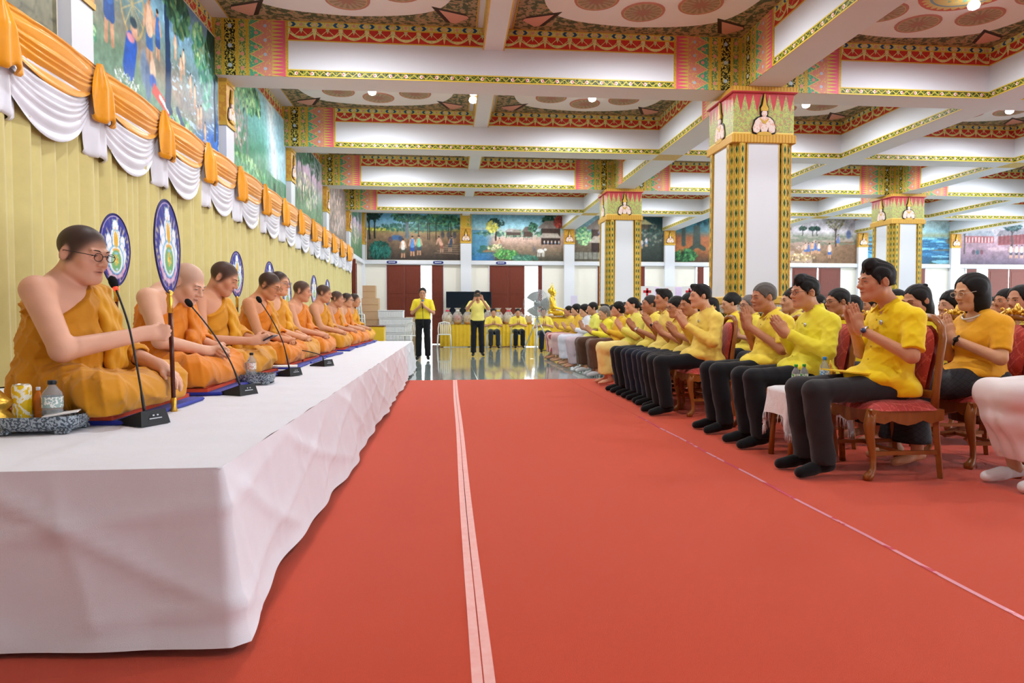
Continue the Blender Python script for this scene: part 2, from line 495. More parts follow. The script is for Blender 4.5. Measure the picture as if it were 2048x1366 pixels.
m=MB();m.grid(lambda u,v:(1.885+(v-.5)*.022+.004*math.sin(u*40),-1+7.65*u,.0075),60,2);tag(m.build('floor_tape',TAPE2),'thin glossy pink tape on the carpet in front of the seated men','tape')
# walls
CREAMW=material('cream_wall',lambda:mix(noise(1.5,3),'#e3ded2','#ece8de'),rough=.6)
wl=struct(MB().box(XW-.25,XW,-18,20.9,0,ZC).box(XW-.25,XW,20.9,YB+.2,2.9,ZC).box(XW-.25,XW,23.6,YB+.2,0,2.9).build('wall_left',CREAMW))
openings=[(-2.25,-.2),(1.5,3.45),(5.55,7.35),(9.35,11.4),(13.15,15.1),(17.2,18.6),(20.3,23.0)]
mb=MB().box(XW-.25,24,YB,YB+.22,2.9,ZC);px=XW-.25
for a,b in openings: mb.box(px,a,YB,YB+.22,0,2.9);px=b
mb.box(px,24,YB,YB+.22,0,2.9)
wb=struct(mb.build('wall_back',CREAMW))
struct(MB().box(XW-.25,24,-18.2,-18,0,ZC).build('wall_front',CREAMW))
struct(MB().box(XW,24,YB-.10,YB,2.92,3.06,bev=.01).box(XW,XW+.1,20.9,YB,2.92,3.06,bev=.01).build('trim_1',WHITE))
ground=struct(MB().box(-12,40,25.6,60,-.3,-.16).box(-30,-3.4,-10,60,-.3,-.16).build('ground',material('pale_concrete',None,'#b9b4aa',rough=.9)))
SHUT=wood('#7a3322','dark_red_wood',.4)
def leaf(par,x0,x1,ya=YB-.02,ang=0,z1=2.9):
    w=x1-x0;m=MB().box(0,w,-.02,.02,.02,z1,bev=.004)
    fr_=link('door_leaf',m.mesh('door_leaf',[SHUT]),par,(x0,ya,0),(0,0,ang))
    for (a,b) in ((.08,.9),(1.0,1.75),(1.85,2.8)):
        MB().box(.07,w-.07,-.028,-.018,a,b,bev=.008).build('door_panel',SHUT,fr_)
    return fr_
for i,(a,b) in enumerate(openings):
    d=struct(MB().box(a-.03,a+.01,YB-.03,YB+.05,0,2.96).box(b-.01,b+.03,YB-.03,YB+.05,0,2.96).box(a,b,YB-.03,YB+.24,2.9,2.96).build('door_%d'%(i+1),WHITE))
    segs={0:[(-2.25,-1.62),(-1.618,-1.02),(-.62,-.2)],1:[(1.5,2.18),(2.182,2.8),(3.3,3.45)],2:[(5.55,6.2),(7.2,7.35)],3:[(9.4,9.65),(10.9,11.38)],
          4:[(13.15,14.15),(14.22,15.1)],5:[(18.25,18.58)],6:[(20.35,20.75),(21.25,22.1),(22.15,22.95)]}[i]
    for s in segs: leaf(d,*s)
# a carved double door folded open where the curtain ends
d=struct(MB().box(XW-.2,XW+.02,20.84,20.9,0,2.95).build('door_8',SHUT))
leaf(d,XW+.02,XW+.36,20.95,0,2.75)
DOORREFL=material('door_glass',None,'#e9b3b0',rough=.12,spec=.6)  # pink base colour paints in the light reflected at the door leaf
for k in range(2): MB().box(XW+.03,XW+.05,21.1+k*1.25,22.2+k*1.25,.05,2.75).box(XW+.03,XW+.07,21.1+k*1.25,21.18+k*1.25,.05,2.8,1).box(XW+.03,XW+.07,22.1+k*1.25,22.2+k*1.25,.05,2.8,1).build('door_leaf',[DOORREFL,SHUT],d)
# angel relief: pale torso with folded arms, head, pointed gold crown, dark outline
BODY=[(.05,.42),(.17,.385),(.25,.32),(.32,.14),(.30,.03),(.20,.0),(.13,.05),(.115,.15),(.06,.0),(0,-.01)]
def sym(P): return P+[(-x,z) for x,z in P[::-1] if x>1e-6]
def grow(P,g): return [(x+(g if x>1e-6 else 0)*(1 if x>0 else -1),z+(g if z>.25 else -g)) for x,z in P]
OVAL=[(.075*math.cos(a),.50+.085*math.sin(a)) for a in np.linspace(math.pi/2,-math.pi/2,9)]
CRW=[(0,1.0),(.022,.86),(.05,.72),(.10,.63),(.085,.56),(0,.56)]
def flat(P,s,t0,t1,mat,nm):
    return MB().prism([(x*s,z*s) for x,z in P],-t1,-t0,'y').mesh(nm,[mat])
A_PARTS=[('relief_outline',flat(sym(grow(BODY,.03)),.5,0,.010,BLACK,'relief_outline')),('relief_outline',flat(sym(grow(CRW,.035)[:-1]+[(.12,.50),(.10,.40),(0,.36)]),.5,0,.010,BLACK,'relief_outline')),
  ('angel_torso',flat(sym(BODY),.5,.010,.026,IVORY,'angel_torso')),('angel_head',flat(sym([(x,z) for x,z in OVAL]),.5,.010,.032,IVORY,'angel_head')),('angel_crown',flat(sym(CRW),.5,.010,.036,GOLDP,'angel_crown')),
  ('gold_sash',flat(sym([(.0,.30),(.11,.375),(.135,.36),(.0,.25)][:3]+[(.03,.24)]),.5,.026,.030,GOLDP,'gold_sash')),('lotus_seat',flat(sym([(.0,.035),(.16,.02),(.22,-.05),(0,-.075)]),.5,.012,.034,GOLDP,'lotus_seat'))]
def angel(par,loc,rz,sc=1):
    for nm,me in A_PARTS:
        o=link(nm,me,par,loc,(0,0,rz));o.scale=(sc,1,sc)
# pilasters
PILM=material('pilaster_gold_panel',lambda:mix(noise(18,3)>.5,'#d1a03c','#c48a34'),rough=.5)
def pilaster(loc,rz,w,label,dz=(3.62,4.25)):
    t=struct(link('trim_2',None,None,loc,(0,0,rz)),label,'pilaster')
    MB().box(-w/2,w/2,-.13,0,0,dz[0]).build('shaft',WHITE,t)
    MB().box(-w/2-.01,w/2+.01,-.14,0,dz[0],dz[1]).build('painted_block',PILM,t)
    MB().box(-w/2-.015,w/2+.015,-.15,0,dz[0],dz[0]+.05).box(-w/2-.015,w/2+.015,-.15,0,dz[1]-.05,dz[1]).build('moulding',GOLDP,t)
    MB().box(-w/2,w/2,-.12,0,dz[1],ZC).build('head_block',ENDP,t)
    angel(t,(0,-.14,dz[0]+.09),0,.86)
for k in range(6): pilaster((XW,YG_[0]+.06+BAY*k,0),math.pi/2,.34,'white pilaster of the left wall, %s from the front'%['first','second','third','fourth','fifth','sixth'][k])
for k in range(6): pilaster((.63+3.83*k,YB,0),0,.38,'white pilaster of the back wall, %s from the curtain side'%['first','second','third','fourth','fifth','sixth'][k],(3.7,4.3))
# ceiling
ce=struct(MB().box(XW-.25,24,-18,YB+.2,ZC,ZC+.15).build('ceiling',WHITE))
XG=[-3.15,.63,4.45,8.27,12.1,15.9,19.8,23.6];YC=[2.15]+YG_+[YB]
pm=MB().box(-1.66,1.66,-1.66,1.66,-.012,0).mesh('ceiling_panel',[PANEL])
sm_=MB().lathe([(.001,-.012),(.28,-.012),(.285,0)],24,sm=False).mesh('medallion',[MEDM])
bg_=MB().lathe([(.001,-.012),(.55,-.012),(.56,0)],32,sm=False).mesh('rosette',[MEDL])
for i in range(7):
    for j in range(6):
        cx=(XG[i]+XG[i+1])/2;cy=(YC[j]+YC[j+1])/2
        if cx/cy>1.0 and cy<20 or cy<5: continue
        p=link('ceiling_panel',pm,ce,(cx,cy,ZC))
        link('rosette',bg_,p,(0,0,-.012))
        for q in range(8):
            a=math.pi/4*q;link('medallion',sm_,p,(.95*math.cos(a),.95*math.sin(a),-.012))
FH=.268
def decor(par,L,loc,rz,ends=(0,0),z0=ZB,z1=ZC):
    """painted bands on one vertical face; local x runs along the face, -y is out"""
    e0,e1=ends
    a=1.0 if e0 else 0;b=L-(1.0 if e1 else 0)
    c,s=math.cos(rz),math.sin(rz)
    def at(x,z): return (loc[0]+c*x+s*.0,loc[1]+s*x,z)
    MB().box(0,b-a,-.008,0,0,FH).build('painted_frieze',FRIEZE,par,at(a,z1-FH),(0,0,rz))
    if z1-z0>.5:
        MB().box(0,b-a,-.008,0,0,.102).build('painted_border',BORDER,par,at(a,z0),(0,0,rz))
        if e0: MB().box(0,1,-.012,0,0,z1-z0).build('bracket_panel',ENDP,par,at(0,z0),(0,0,rz))
        if e1:
            o=MB().box(0,1,0,.012,0,z1-z0).build('bracket_panel',ENDP,par,at(L,z0),(0,0,rz+math.pi))
T=.25
for k,y in enumerate(YG_):
    for (xa,xb,ends) in ((XW,4.2,(1,1)),(4.7,8.02,(1,0)),(8.52,11.85,(0,1)),(12.35,15.65,(1,0)),(16.15,19.55,(0,1)),(20.05,24,(1,0))):
        if (xa)/(y)>.9: continue
        if y not in CYS and abs(min(abs(y-c) for c in CYS))>.1: ends=(ends[0] if xa<0 else 0,0)
        b=MB().box(xa,xb,y-T,y+T,ZB,ZC).build('beam',WHITE,ce)
        decor(b,xb-xa,(xa,y-T,0),0,ends)
ys=[-17]+YG_+[YB]
for gx in (4.45,8.27,12.1,15.9,19.8):
    for k in range(len(ys)-1):
        ya=ys[k]+(T if k else 0);yb=ys[k+1]-(T if k+1<len(ys)-1 else 0)
        if gx/yb>.95: continue
        if gx in CXS: e0=any(abs(ys[k]-c)<.1 for c in CYS);e1=any(abs(ys[k+1]-c)<.1 for c in CYS)
        else: e0=e1=False
        b=MB().box(gx-T,gx+T,ya,yb,ZB,ZC).build('beam',WHITE,ce)
        decor(b,yb-ya,(gx-T,yb,0),-math.pi/2,(e1,e0))
for gx in (4.45,8.27,12.1,15.9):    # crossing blocks
    for y in YG_: MB().box(gx-T,gx+T,y-T,y+T,ZB,ZC).build('beam_crossing',ENDP if gx in CXS else WHITE,ce)
for k in range(len(ys)-1):
    ya=ys[k]+T;yb=ys[k+1]-(T if k+1<len(ys)-1 else 0)
    b=MB().box(.63-.13,.63+.13,ya,yb,4.7,ZC).box(.63-.15,.63-.13,ya,yb,4.7,4.72,1).box(.63+.13,.63+.15,ya,yb,4.7,4.72,1).box(.48,.50,ya,yb,4.9,ZC,1).box(.76,.78,ya,yb,4.9,ZC,1).build('beam',[WHITE,GOLDP],ce)
for k in range(6):
    y0=YG_[0]+BAY*k-3.6
    MB().box(0,3.35,-.01,0,0,FH).build('painted_frieze',FRIEZE,wl,(XW,y0,ZC-FH),(0,0,math.pi/2))
for k in range(7):
    MB().box(0,XG[k+1]-XG[k],-.01,0,0,FH).build('painted_frieze',FRIEZE,wb,(XG[k],YB,ZC-FH),(0,0,0))
# columns
def column(cx,cy,label):
    t=thing('column',label,'column',(cx,cy,0));t.scale=(.93,.93,1)
    MB().box(-.38,.38,-.38,.38,0,ZB).build('shaft_core',GOLDP,t)
    pl=MB()
    V=[(-.275,-.49,1.30),(.275,-.49,1.30),(.25,-.48,3.46),(-.25,-.48,3.46),(-.275,-.3,1.30),(.275,-.3,1.30),(.25,-.3,3.46),(-.25,-.3,3.46)]
    pl.raw(V,[[0,1,2,3],[5,4,7,6],[1,5,6,2],[4,0,3,7],[3,2,6,7],[4,5,1,0]])
    me=pl.mesh('face_panel',[WHITE])
    eg=MB()
    for s in (-1,1): eg.raw([(s*.262,-.493,1.3),(s*.282,-.488,1.3),(s*.262,-.478,3.46),(s*.24,-.484,3.46)],[[0,1,2,3] if s>0 else [3,2,1,0]])
    eme=eg.mesh('gold_edging',[GOLDP])
    sm=MB().box(-.045,.045,-.045,.045,1.30,3.46).mesh('corner_strip',[STRIP])
    for q in range(4):
        link('face_panel',me,t,rot=(0,0,q*math.pi/2));link('gold_edging',eme,t,rot=(0,0,q*math.pi/2))
        c,s=math.cos(q*math.pi/2),math.sin(q*math.pi/2)
        for (x,y) in ((-.335,-.455),(-.41,-.41),(-.455,-.335)):
            link('corner_strip',sm,t,(c*x-s*y,s*x+c*y,0))
    cm=MB().box(-.51,.51,-.51,.51,.0,.12,bev=.01).box(-.48,.48,-.48,.48,.12,.70).box(-.52,.52,-.52,.52,.70,.79,bev=.01)
    cap=cm.build('capital',CAPM,t,(0,0,3.46))
    for q in range(4):
        a=q*math.pi/2;angel(t,(.48*math.sin(a),-.48*math.cos(a),3.60),a,1.1)
    MB().box(-.53,.53,-.53,.53,1.18,1.30,bev=.02).box(-.54,.54,-.54,.54,0,.3,bev=.02).build('base_moulding',GOLDP,t)
    MB().box(-.50,.50,-.50,.50,.3,1.05).build('pedestal',BORDER_D,t)
    MB().box(-.52,.52,-.52,.52,1.05,1.18,bev=.01).build('grey_band',material('grey_lotus_band',lambda:mix(noise(40,2)>.5,'#b9b4a6','#948f84'),rough=.6),t)
def f_ped():
    n=noise(26,3,.6,None,1.5);return mix(n>.53,'#20321f','#b9a352')
BORDER_D=material('pedestal_scroll_paint',f_ped,rough=.5)
column(4.45,9.85,'nearest square column with gold lozenge corners, behind the seated men')
column(4.45,17.55,'slimmer looking farther column beside the gold seated statue')
column(12.1,17.55,'column at right, far behind the woman in the orange top')
# ceiling lamps; beyond the known bulbs, the rest are added to light the hall
LG=material('lamp_glass',None,'#ffffff',emit=('#f4f8ff',14),rough=.3)
LG.cycles.emission_sampling='NONE'
lb=MB().lathe([(.06,0),(.06,-.03),(.03,-.045),(.03,-.07)],14).mesh('lamp_base',[WHITE])
lg=MB().lathe([(.028,-.06),(.055,-.085),(.07,-.12),(.058,-.155),(.02,-.175),(.001,-.178)],14).mesh('bulb',[LG])
ORDW=['first','second','third','fourth','fifth','sixth','seventh','eighth','ninth','tenth','eleventh','twelfth','thirteenth','fourteenth']
for i,cx in enumerate((-1.3,2.54,6.5,10.5,14.0,17.9)):
    for j,cy in enumerate((.4,4.2,8.05,12.05,15.95,19.6,23.6)):
        if cx/cy>1.0 and j>1 or (j<2 and i>2) or (cy<2 and i!=1 and i!=2): continue  # first row: two unseen bulbs added to brighten the near carpet and seats
        vis=cy>7 and cx/cy<.85
        t=link('ceiling_lamp',None,None,(cx,cy,ZC-.012))
        tag(t,'white ceiling bulb in the %s crosswise row, %s from the curtain wall'%(ORDW[j],ORDW[i]),'lamp','ceiling bulbs')
        link('lamp_base',lb,t);link('bulb',lg,t)
        L=bpy.data.lights.new('bulb_light','SPOT');L.energy=LAMP_W;L.spot_size=math.pi;L.spot_blend=.4;L.shadow_soft_size=.09;L.color=(.93,.97,1)
        o=bpy.data.objects.new('bulb_light',L);COL.objects.link(o);o.parent=t;o.location=(0,0,-.20)
t=link('ceiling_lamp',None,None,(.43,12.05,ZC-.1));tag(t,'white bulb beside the slim white ceiling beam, between two other bulbs','lamp','ceiling bulbs')
link('lamp_base',lb,t);link('bulb',lg,t)
# ---------------------------------------------------------------- murals (flat paintings, colour per vertex)
def s2l(a):
    a=np.clip(a,0,1);return np.where(a<=.04045,a/12.92,((a+.055)/1.055)**2.4)
def hx(h): h=h.lstrip('#');return np.array([int(h[i:i+2],16)/255 for i in (0,2,4)])
class Cv:
    def __init__(s,asp,n,seed):
        s.ox=s.oy=0;s.h=n;s.w=int(n*asp);s.asp=asp;s.r=np.random.default_rng(seed)
        s.A=np.zeros((s.h,s.w,3));s.v,s.u=np.meshgrid(np.linspace(0,1,s.h),np.linspace(0,asp,s.w),indexing='ij')
    def noise(s,sc,o=3,sx=1,sy=1):
        t=np.zeros((s.h,s.w));a=1
        for k in range(o):
            f=sc*2**k;nx=int(s.asp*f*sx)+2;ny=int(f*sy)+2;g=s.r.random((ny+1,nx+1))
            x=s.u*f*sx;y=s.v*f*sy;i=x.astype(int).clip(0,nx-1);j=y.astype(int).clip(0,ny-1);fx=x-i;fy=y-j
            fx=fx*fx*(3-2*fx);fy=fy*fy*(3-2*fy)
            t+=a*((g[j,i]*(1-fx)+g[j,i+1]*fx)*(1-fy)+(g[j+1,i]*(1-fx)+g[j+1,i+1]*fx)*fy);a*=.5
        return t/(2-2**(1-o))
    def grad(s,st):
        p=[a for a,_ in st]
        for c in range(3): s.A[...,c]=np.interp(s.v,p,[hx(h)[c] for _,h in st])
    def lay(s,m,col,op=1):
        col=hx(col) if isinstance(col,str) else col
        m=np.clip(m,0,1)[...,None]*op;s.A=s.A*(1-m)+col*m
    def mott(s,amt=.1,sc=14):
        n=s.noise(sc,3)-.5;s.A*=1+amt*2*n[...,None]
    def below(s,y0,wob,sc,col,op=1,soft=.02):
        s.lay((y0+wob*(s.noise(sc,2)[0]-.5)*2-s.v)/soft+.5,col,op)
    def blob(s,x,y,rx,ry,col,op=1,ang=0,soft=.35):
        x+=s.ox;y+=s.oy;R=max(rx,ry);j0=max(0,int((y-R)*s.h)-1);j1=min(s.h,int((y+R)*s.h)+2);i0=max(0,int((x-R)/s.asp*s.w)-1);i1=min(s.w,int((x+R)/s.asp*s.w)+2)
        if j1<=j0 or i1<=i0: return
        du=s.u[j0:j1,i0:i1]-x;dv=s.v[j0:j1,i0:i1]-y
        c,q=math.cos(ang),math.sin(ang);a=(du*c+dv*q)/rx;b=(-du*q+dv*c)/ry
        m=np.clip((1-np.sqrt(a*a+b*b))/soft,0,1)[...,None]*op
        cc=hx(col) if isinstance(col,str) else col
        s.A[j0:j1,i0:i1]=s.A[j0:j1,i0:i1]*(1-m)+cc*m
    def line(s,x0,y0,x1,y1,w,col,op=1,w1=None):
        w1=w if w1 is None else w1;R=max(w,w1);x0+=s.ox;x1+=s.ox;y0+=s.oy;y1+=s.oy
        j0=max(0,int((min(y0,y1)-R)*s.h)-1);j1=min(s.h,int((max(y0,y1)+R)*s.h)+2);i0=max(0,int((min(x0,x1)-R)/s.asp*s.w)-1);i1=min(s.w,int((max(x0,x1)+R)/s.asp*s.w)+2)
        if j1<=j0 or i1<=i0: return
        U=s.u[j0:j1,i0:i1];V=s.v[j0:j1,i0:i1];dx,dy=x1-x0,y1-y0
        t=np.clip(((U-x0)*dx+(V-y0)*dy)/(dx*dx+dy*dy+1e-9),0,1)
        d=np.hypot(U-x0-dx*t,V-y0-dy*t)-(w+(w1-w)*t)
        m=np.clip(.5-d*s.h,0,1)[...,None]*op;cc=hx(col) if isinstance(col,str) else col
        s.A[j0:j1,i0:i1]=s.A[j0:j1,i0:i1]*(1-m)+cc*m
    def poly(s,P,col,op=1):
        m=np.ones((s.h,s.w));n=len(P);P=[(a+s.ox,b+s.oy) for a,b in P]
        for k in range(n):
            (x0,y0),(x1,y1)=P[k],P[(k+1)%n];e=((x1-x0)*(s.v-y0)-(y1-y0)*(s.u-x0))/math.hypot(x1-x0,y1-y0)
            m=np.minimum(m,np.clip(e*s.h+.5,0,1))
        s.lay(m,col,op)
    def leaves(s,x,y,rx,ry,cols,n=90,sz=.025,op=.8):
        for k in range(n):
            a=s.r.random()*6.283;q=math.sqrt(s.r.random())
            c=hx(cols[int(s.r.random()*len(cols))])*(.8+.4*s.r.random())
            s.blob(x+rx*q*math.cos(a),y+ry*q*math.sin(a),sz*(.6+s.r.random()),sz*(.4+.6*s.r.random()),c,op,s.r.random()*3)
    def tree(s,x,y,h,cols,trunk='#2c3036',w=.018,spread=.25,n=110):
        xx=x
        for k in range(6):
            nx=xx+(s.r.random()-.5)*.02;s.line(xx,y+h*k/6,nx,y+h*(k+1)/6,w*(1-k*.09),trunk);xx=nx
        for k in range(4): s.line(xx,y+h*.65,xx+spread*(s.r.random()-.5)*1.4,y+h*(.9+.2*s.r.random()),w*.4,trunk)
        s.leaves(xx,y+h*1.02,spread,h*.26,cols,n,.03)
    def grass(s,x0,x1,y,h,cols,n=150):
        for k in range(n):
            x=x0+(x1-x0)*s.r.random();yy=y+(s.r.random()-.5)*h
            s.line(x,yy,x+(s.r.random()-.5)*h*.5,yy+h*(.3+.5*s.r.random()),.004,cols[int(s.r.random()*len(cols))],.75,.001)
    def fig(s,x,y,h,top,bot,skin='#c99878',lean=0):
        s.line(x-.07*h,y,x-.05*h,y+.3*h,.04*h,skin);s.line(x+.07*h,y,x+.05*h,y+.3*h,.04*h,skin)
        s.line(x-.04*h,y+.28*h,x-.03*h+lean*.2,y+.5*h,.075*h,bot);s.line(x+.05*h,y+.28*h,x+.03*h+lean*.2,y+.5*h,.075*h,bot)
        s.line(x+lean*.2,y+.5*h,x+lean,y+.78*h,.115*h,top,1,.10*h)
        s.line(x+lean-.1*h,y+.78*h,x+lean-.17*h,y+.5*h,.035*h,skin);s.line(x+lean+.1*h,y+.78*h,x+lean+.16*h,y+.52*h,.035*h,skin)
        s.blob(x+lean*1.2,y+.91*h,.07*h,.085*h,skin);s.blob(x+lean*1.2,y+.96*h,.075*h,.055*h,'#2a2320')
    def hut(s,x,y,w,h,roof='#8f8578',wall='#4d3a30'):
        s.poly([(x-w*.42,y),(x+w*.42,y),(x+w*.42,y+h*.55),(x-w*.42,y+h*.55)],wall)
        s.poly([(x-w*.6,y+h*.5),(x+w*.6,y+h*.5),(x+w*.25,y+h),(x-w*.25,y+h)],roof)
        for k in range(5): s.line(x-w*.4+k*w*.2,y-.3*h,x-w*.4+k*w*.2,y+h*.5,.004,'#3a2c26')
    def house(s,x,y,w,h):
        s.hut(x,y+h*.35,w,h*.65,'#8b7f78','#4a3832');s.poly([(x-w*.5,y+h*.28),(x+w*.45,y+h*.28),(x+w*.3,y+h*.48),(x-w*.36,y+h*.48)],'#b3a79c')
        s.poly([(x-w*.42,y),(x+w*.42,y),(x+w*.42,y+h*.28),(x-w*.42,y+h*.28)],'#3c2e2a')
GREENS=['#2f5a44','#3d7358','#1f4438','#5b8f63'];DKG=['#1c3a33','#27503f','#10302c'];LTG=['#6fae7c','#9cc98f','#4f9a76','#b9d9a0']
def m_cart(c):
    c.grad([(0,'#2f62b4'),(.2,'#7f8aa0'),(.35,'#8c8378'),(.55,'#6f8a86'),(.75,'#7fb0c8'),(1,'#5f7f9c')])
    c.lay((c.u-.9)*.8-.2*(c.v)+.3*(c.noise(5)-.5),'#9cc6e6',.7)
    c.lay((.55-c.v)*3-(c.u-.9)*.4+(c.noise(6)-.5),'#a58d78',.75);c.lay((.42-.16*c.u+.15*c.noise(4)-c.v)*6,'#5f9478',.7)
    c.lay((c.u*.62-.75-c.v)*6+(c.noise(7)-.5)*.6,'#2f6fd0',.9)
    c.lay(np.clip((c.noise(16,2,1,3)-.62)*9,0,1)*(c.u>1.1)*(c.v<.55),'#bcd9f4',.8)
    c.leaves(1.2,.80,.25,.12,['#5f8fb0','#88b5cf'],70,.04,.6)
    c.ox,c.oy=.18,-.15
    for a in np.linspace(0,6.283,37)[:-1]: c.line(.36+.15*math.cos(a),.78+.19*math.sin(a),.36+.15*math.cos(a+.18),.78+.19*math.sin(a+.18),.009,'#b7a26e')
    for a in np.linspace(0,6.283,15)[:-1]: c.line(.36,.78,.36+.15*math.cos(a),.78+.19*math.sin(a),.0035,'#c6b684')
    c.fig(.08,.46,.52,'#2f66b4','#254f93');c.fig(.58,.52,.42,'#d8b79c','#3a6db0');c.fig(.70,.6,.3,'#3f6fb6','#2e5292')
    c.line(.30,.40,.34,.55,.07,'#2559b8');c.blob(.38,.64,.05,.06,'#d6a68a');c.blob(.37,.68,.055,.035,'#27404f');c.blob(.33,.58,.06,.03,'#d98fa0')
    c.blob(.5,.47,.06,.13,'#6f87a8',.9);c.blob(.55,.41,.05,.14,'#5a6f94',.9);c.blob(.62,.50,.05,.08,'#e3bfa6');c.blob(.62,.43,.06,.05,'#2c58b2')
    c.poly([(.60,.36),(.93,.26),(.95,.33),(.63,.43)],'#c8483f');c.line(.72,.37,.85,.32,.015,'#f0e6e0')
    c.ox=c.oy=0
    for k in range(6): c.line(1.02+.012*math.sin(k*.8),.22+.13*k,1.03+.012*math.sin(k*.8+.8),.22+.13*(k+1),.045-.003*k,'#1e3a5e')
    c.line(1.02,.22,1.12,.12,.03,'#1e3a5e');c.leaves(.95,.97,.28,.12,DKG+GREENS,150,.04);c.leaves(1.22,.88,.2,.16,GREENS+['#7f9c62'],130,.04)
    c.leaves(1.62,.80,.16,.16,LTG+['#3f8f7c'],120,.035);c.leaves(1.72,.6,.13,.22,['#8fc4b0','#5fa593'],90,.03)
    c.tree(1.92,.22,.6,GREENS,'#243a52',.025,.2,150);c.leaves(1.9,.95,.14,.1,DKG,70,.04)
    for (x,y) in ((1.16,.55),(1.25,.44),(1.42,.38),(1.50,.33),(1.56,.2),(1.62,.22),(1.70,.12),(1.3,.5)): c.fig(x,y,.17,'#e6c8ae','#c9a68c')
    c.leaves(.05,.3,.08,.1,LTG,40,.02);c.leaves(.45,.17,.16,.05,['#e6ecf2','#9bb08f'],70,.012);c.leaves(1.25,.1,.22,.1,LTG+['#b7d0d8'],120,.022)
    c.line(1.18,.22,1.5,-.05,.025,'#3d506e')
def m_fall(c):
    c.grad([(0,'#356f4a'),(.3,'#4f8f6a'),(.6,'#6fb0a8'),(1,'#9fd0da')]);c.lay(np.clip((c.u-c.asp*.55)*3,0,1)*(c.v>.3),'#aed9f0',.8)
    c.lay(np.exp(-((c.u-c.asp*.72-.08*np.sin(c.v*5))/.16)**2)*(c.v>.28),'#e9f6fb',.9);c.lay((.3-.1*c.u-c.v)*5*(c.u>.6),'#4f93cf',.8)
    c.lay(np.clip((c.noise(9,3,2,.6)-.5)*4,0,1)*(c.v<.6),'#a98fa0',.4);c.leaves(.5,.85,.5,.16,LTG+GREENS,200,.045);c.tree(.55,.3,.5,LTG,'#7f8f88',.03,.3,160)
    c.leaves(.25,.5,.25,.2,['#a9a090','#c9a6b0','#6f9a6f'],140,.03);c.leaves(.6,.15,.6,.14,LTG+['#3f7f3f'],260,.03);c.grass(0,c.asp,.08,.2,LTG+['#2f6f3a'],220)
    c.line(1.45,.05,1.5,.2,.03,'#3d4a44');c.line(1.55,.05,1.5,.2,.03,'#3d4a44')
def m_wood(c):
    c.grad([(0,'#4f6f54'),(.4,'#6f8f74'),(.7,'#c3a7bd'),(1,'#8fb0b0')]);c.leaves(.5,.9,.7,.14,GREENS,220,.05);c.leaves(.9,.45,.7,.2,['#d8cfb0','#7f9c74','#b59aa8'],160,.04)
    for x in (.15,.32,.62,1.2,1.6): c.tree(x,.25,.6,GREENS,'#4a5750',.022,.2,60)
    c.grass(0,c.asp,.12,.25,['#2f5f3f','#7fa06f','#a7b98a'],260)
def m_brown(c):
    c.grad([(0,'#5f5a50'),(.5,'#9b8a80'),(1,'#b9aab0')]);c.leaves(.9,.6,.9,.4,['#8f7a70','#b79a90','#6f7468','#cdb7b0'],400,.05);c.grass(0,c.asp,.3,.5,['#d8c4bc','#7f6a60'],220)
def m_dry(c):
    c.grad([(0,'#6f6a54'),(.5,'#8a8a6a'),(1,'#4f6f5a')]);c.leaves(.9,.8,.9,.25,GREENS,260,.06);n=c.noise(9,2);c.lay(np.clip(1-np.abs(n-.5)*30,0,1)*(c.v<.5),'#4c4a3c',.7)
def m_people(c):
    c.grad([(0,'#3c3430'),(.3,'#6b5848'),(.55,'#8a6f52'),(.66,'#86864c'),(.7,'#7f9fae'),(.85,'#78b0cf'),(1,'#5f9fc4')])
    c.leaves(.35,.66,.35,.02,['#b9b74a','#d0c95a'],80,.03);c.leaves(1.1,.7,.9,.08,['#2f5a50','#3f6f62'],160,.04)
    c.tree(.06,.45,.52,DKG,'#1d2624',.02,.16,70);c.tree(.17,.47,.5,DKG,'#1d2624',.018,.16,80);c.tree(.86,.5,.42,GREENS+['#2f6a70'],'#59646a',.045,.34,220)
    c.leaves(1.55,.86,.5,.13,GREENS+['#3f7f74'],260,.045)
    for x in (1.1,1.3,1.34,1.48,1.75,1.8): c.line(x,.45,x,.8,.009,'#2c2622')
    c.line(1.05,.63,1.95,.62,.006,'#4a3a30');c.line(1.28,.78,1.6,.8,.006,'#3a2f2a')
    for x,y in ((.5,.44),(.58,.48),(.66,.48),(.72,.46)): c.blob(x,y,.06,.07,['#34435e','#5b4a54','#3f5f88'][int(x*9)%3])
    c.leaves(.28,.2,.22,.2,['#1f5248','#2f7468','#184038'],240,.035);c.grass(.05,.5,.12,.2,['#3f8f88','#2c6a60'],110)
    c.fig(.77,.06,.40,'#e3e1dc','#5a5a4e');c.fig(.97,.1,.42,'#5a86c0','#2f55a0');c.fig(1.11,.12,.41,'#74b79c','#3a4a58')
    c.fig(1.6,.18,.34,'#c99a84','#8b5a4a','#c99a84',-.05);c.fig(1.78,.2,.33,'#3d4d63','#2c3848','#b48a74',.03)
    for k in range(5): c.line(1.45+.06*k,.16+.04*k,2,.14+.045*k,.006,'#9a8672')
    for x in (1.62,1.75,1.88): c.blob(x,.55,.05,.09,'#4c4a4c')
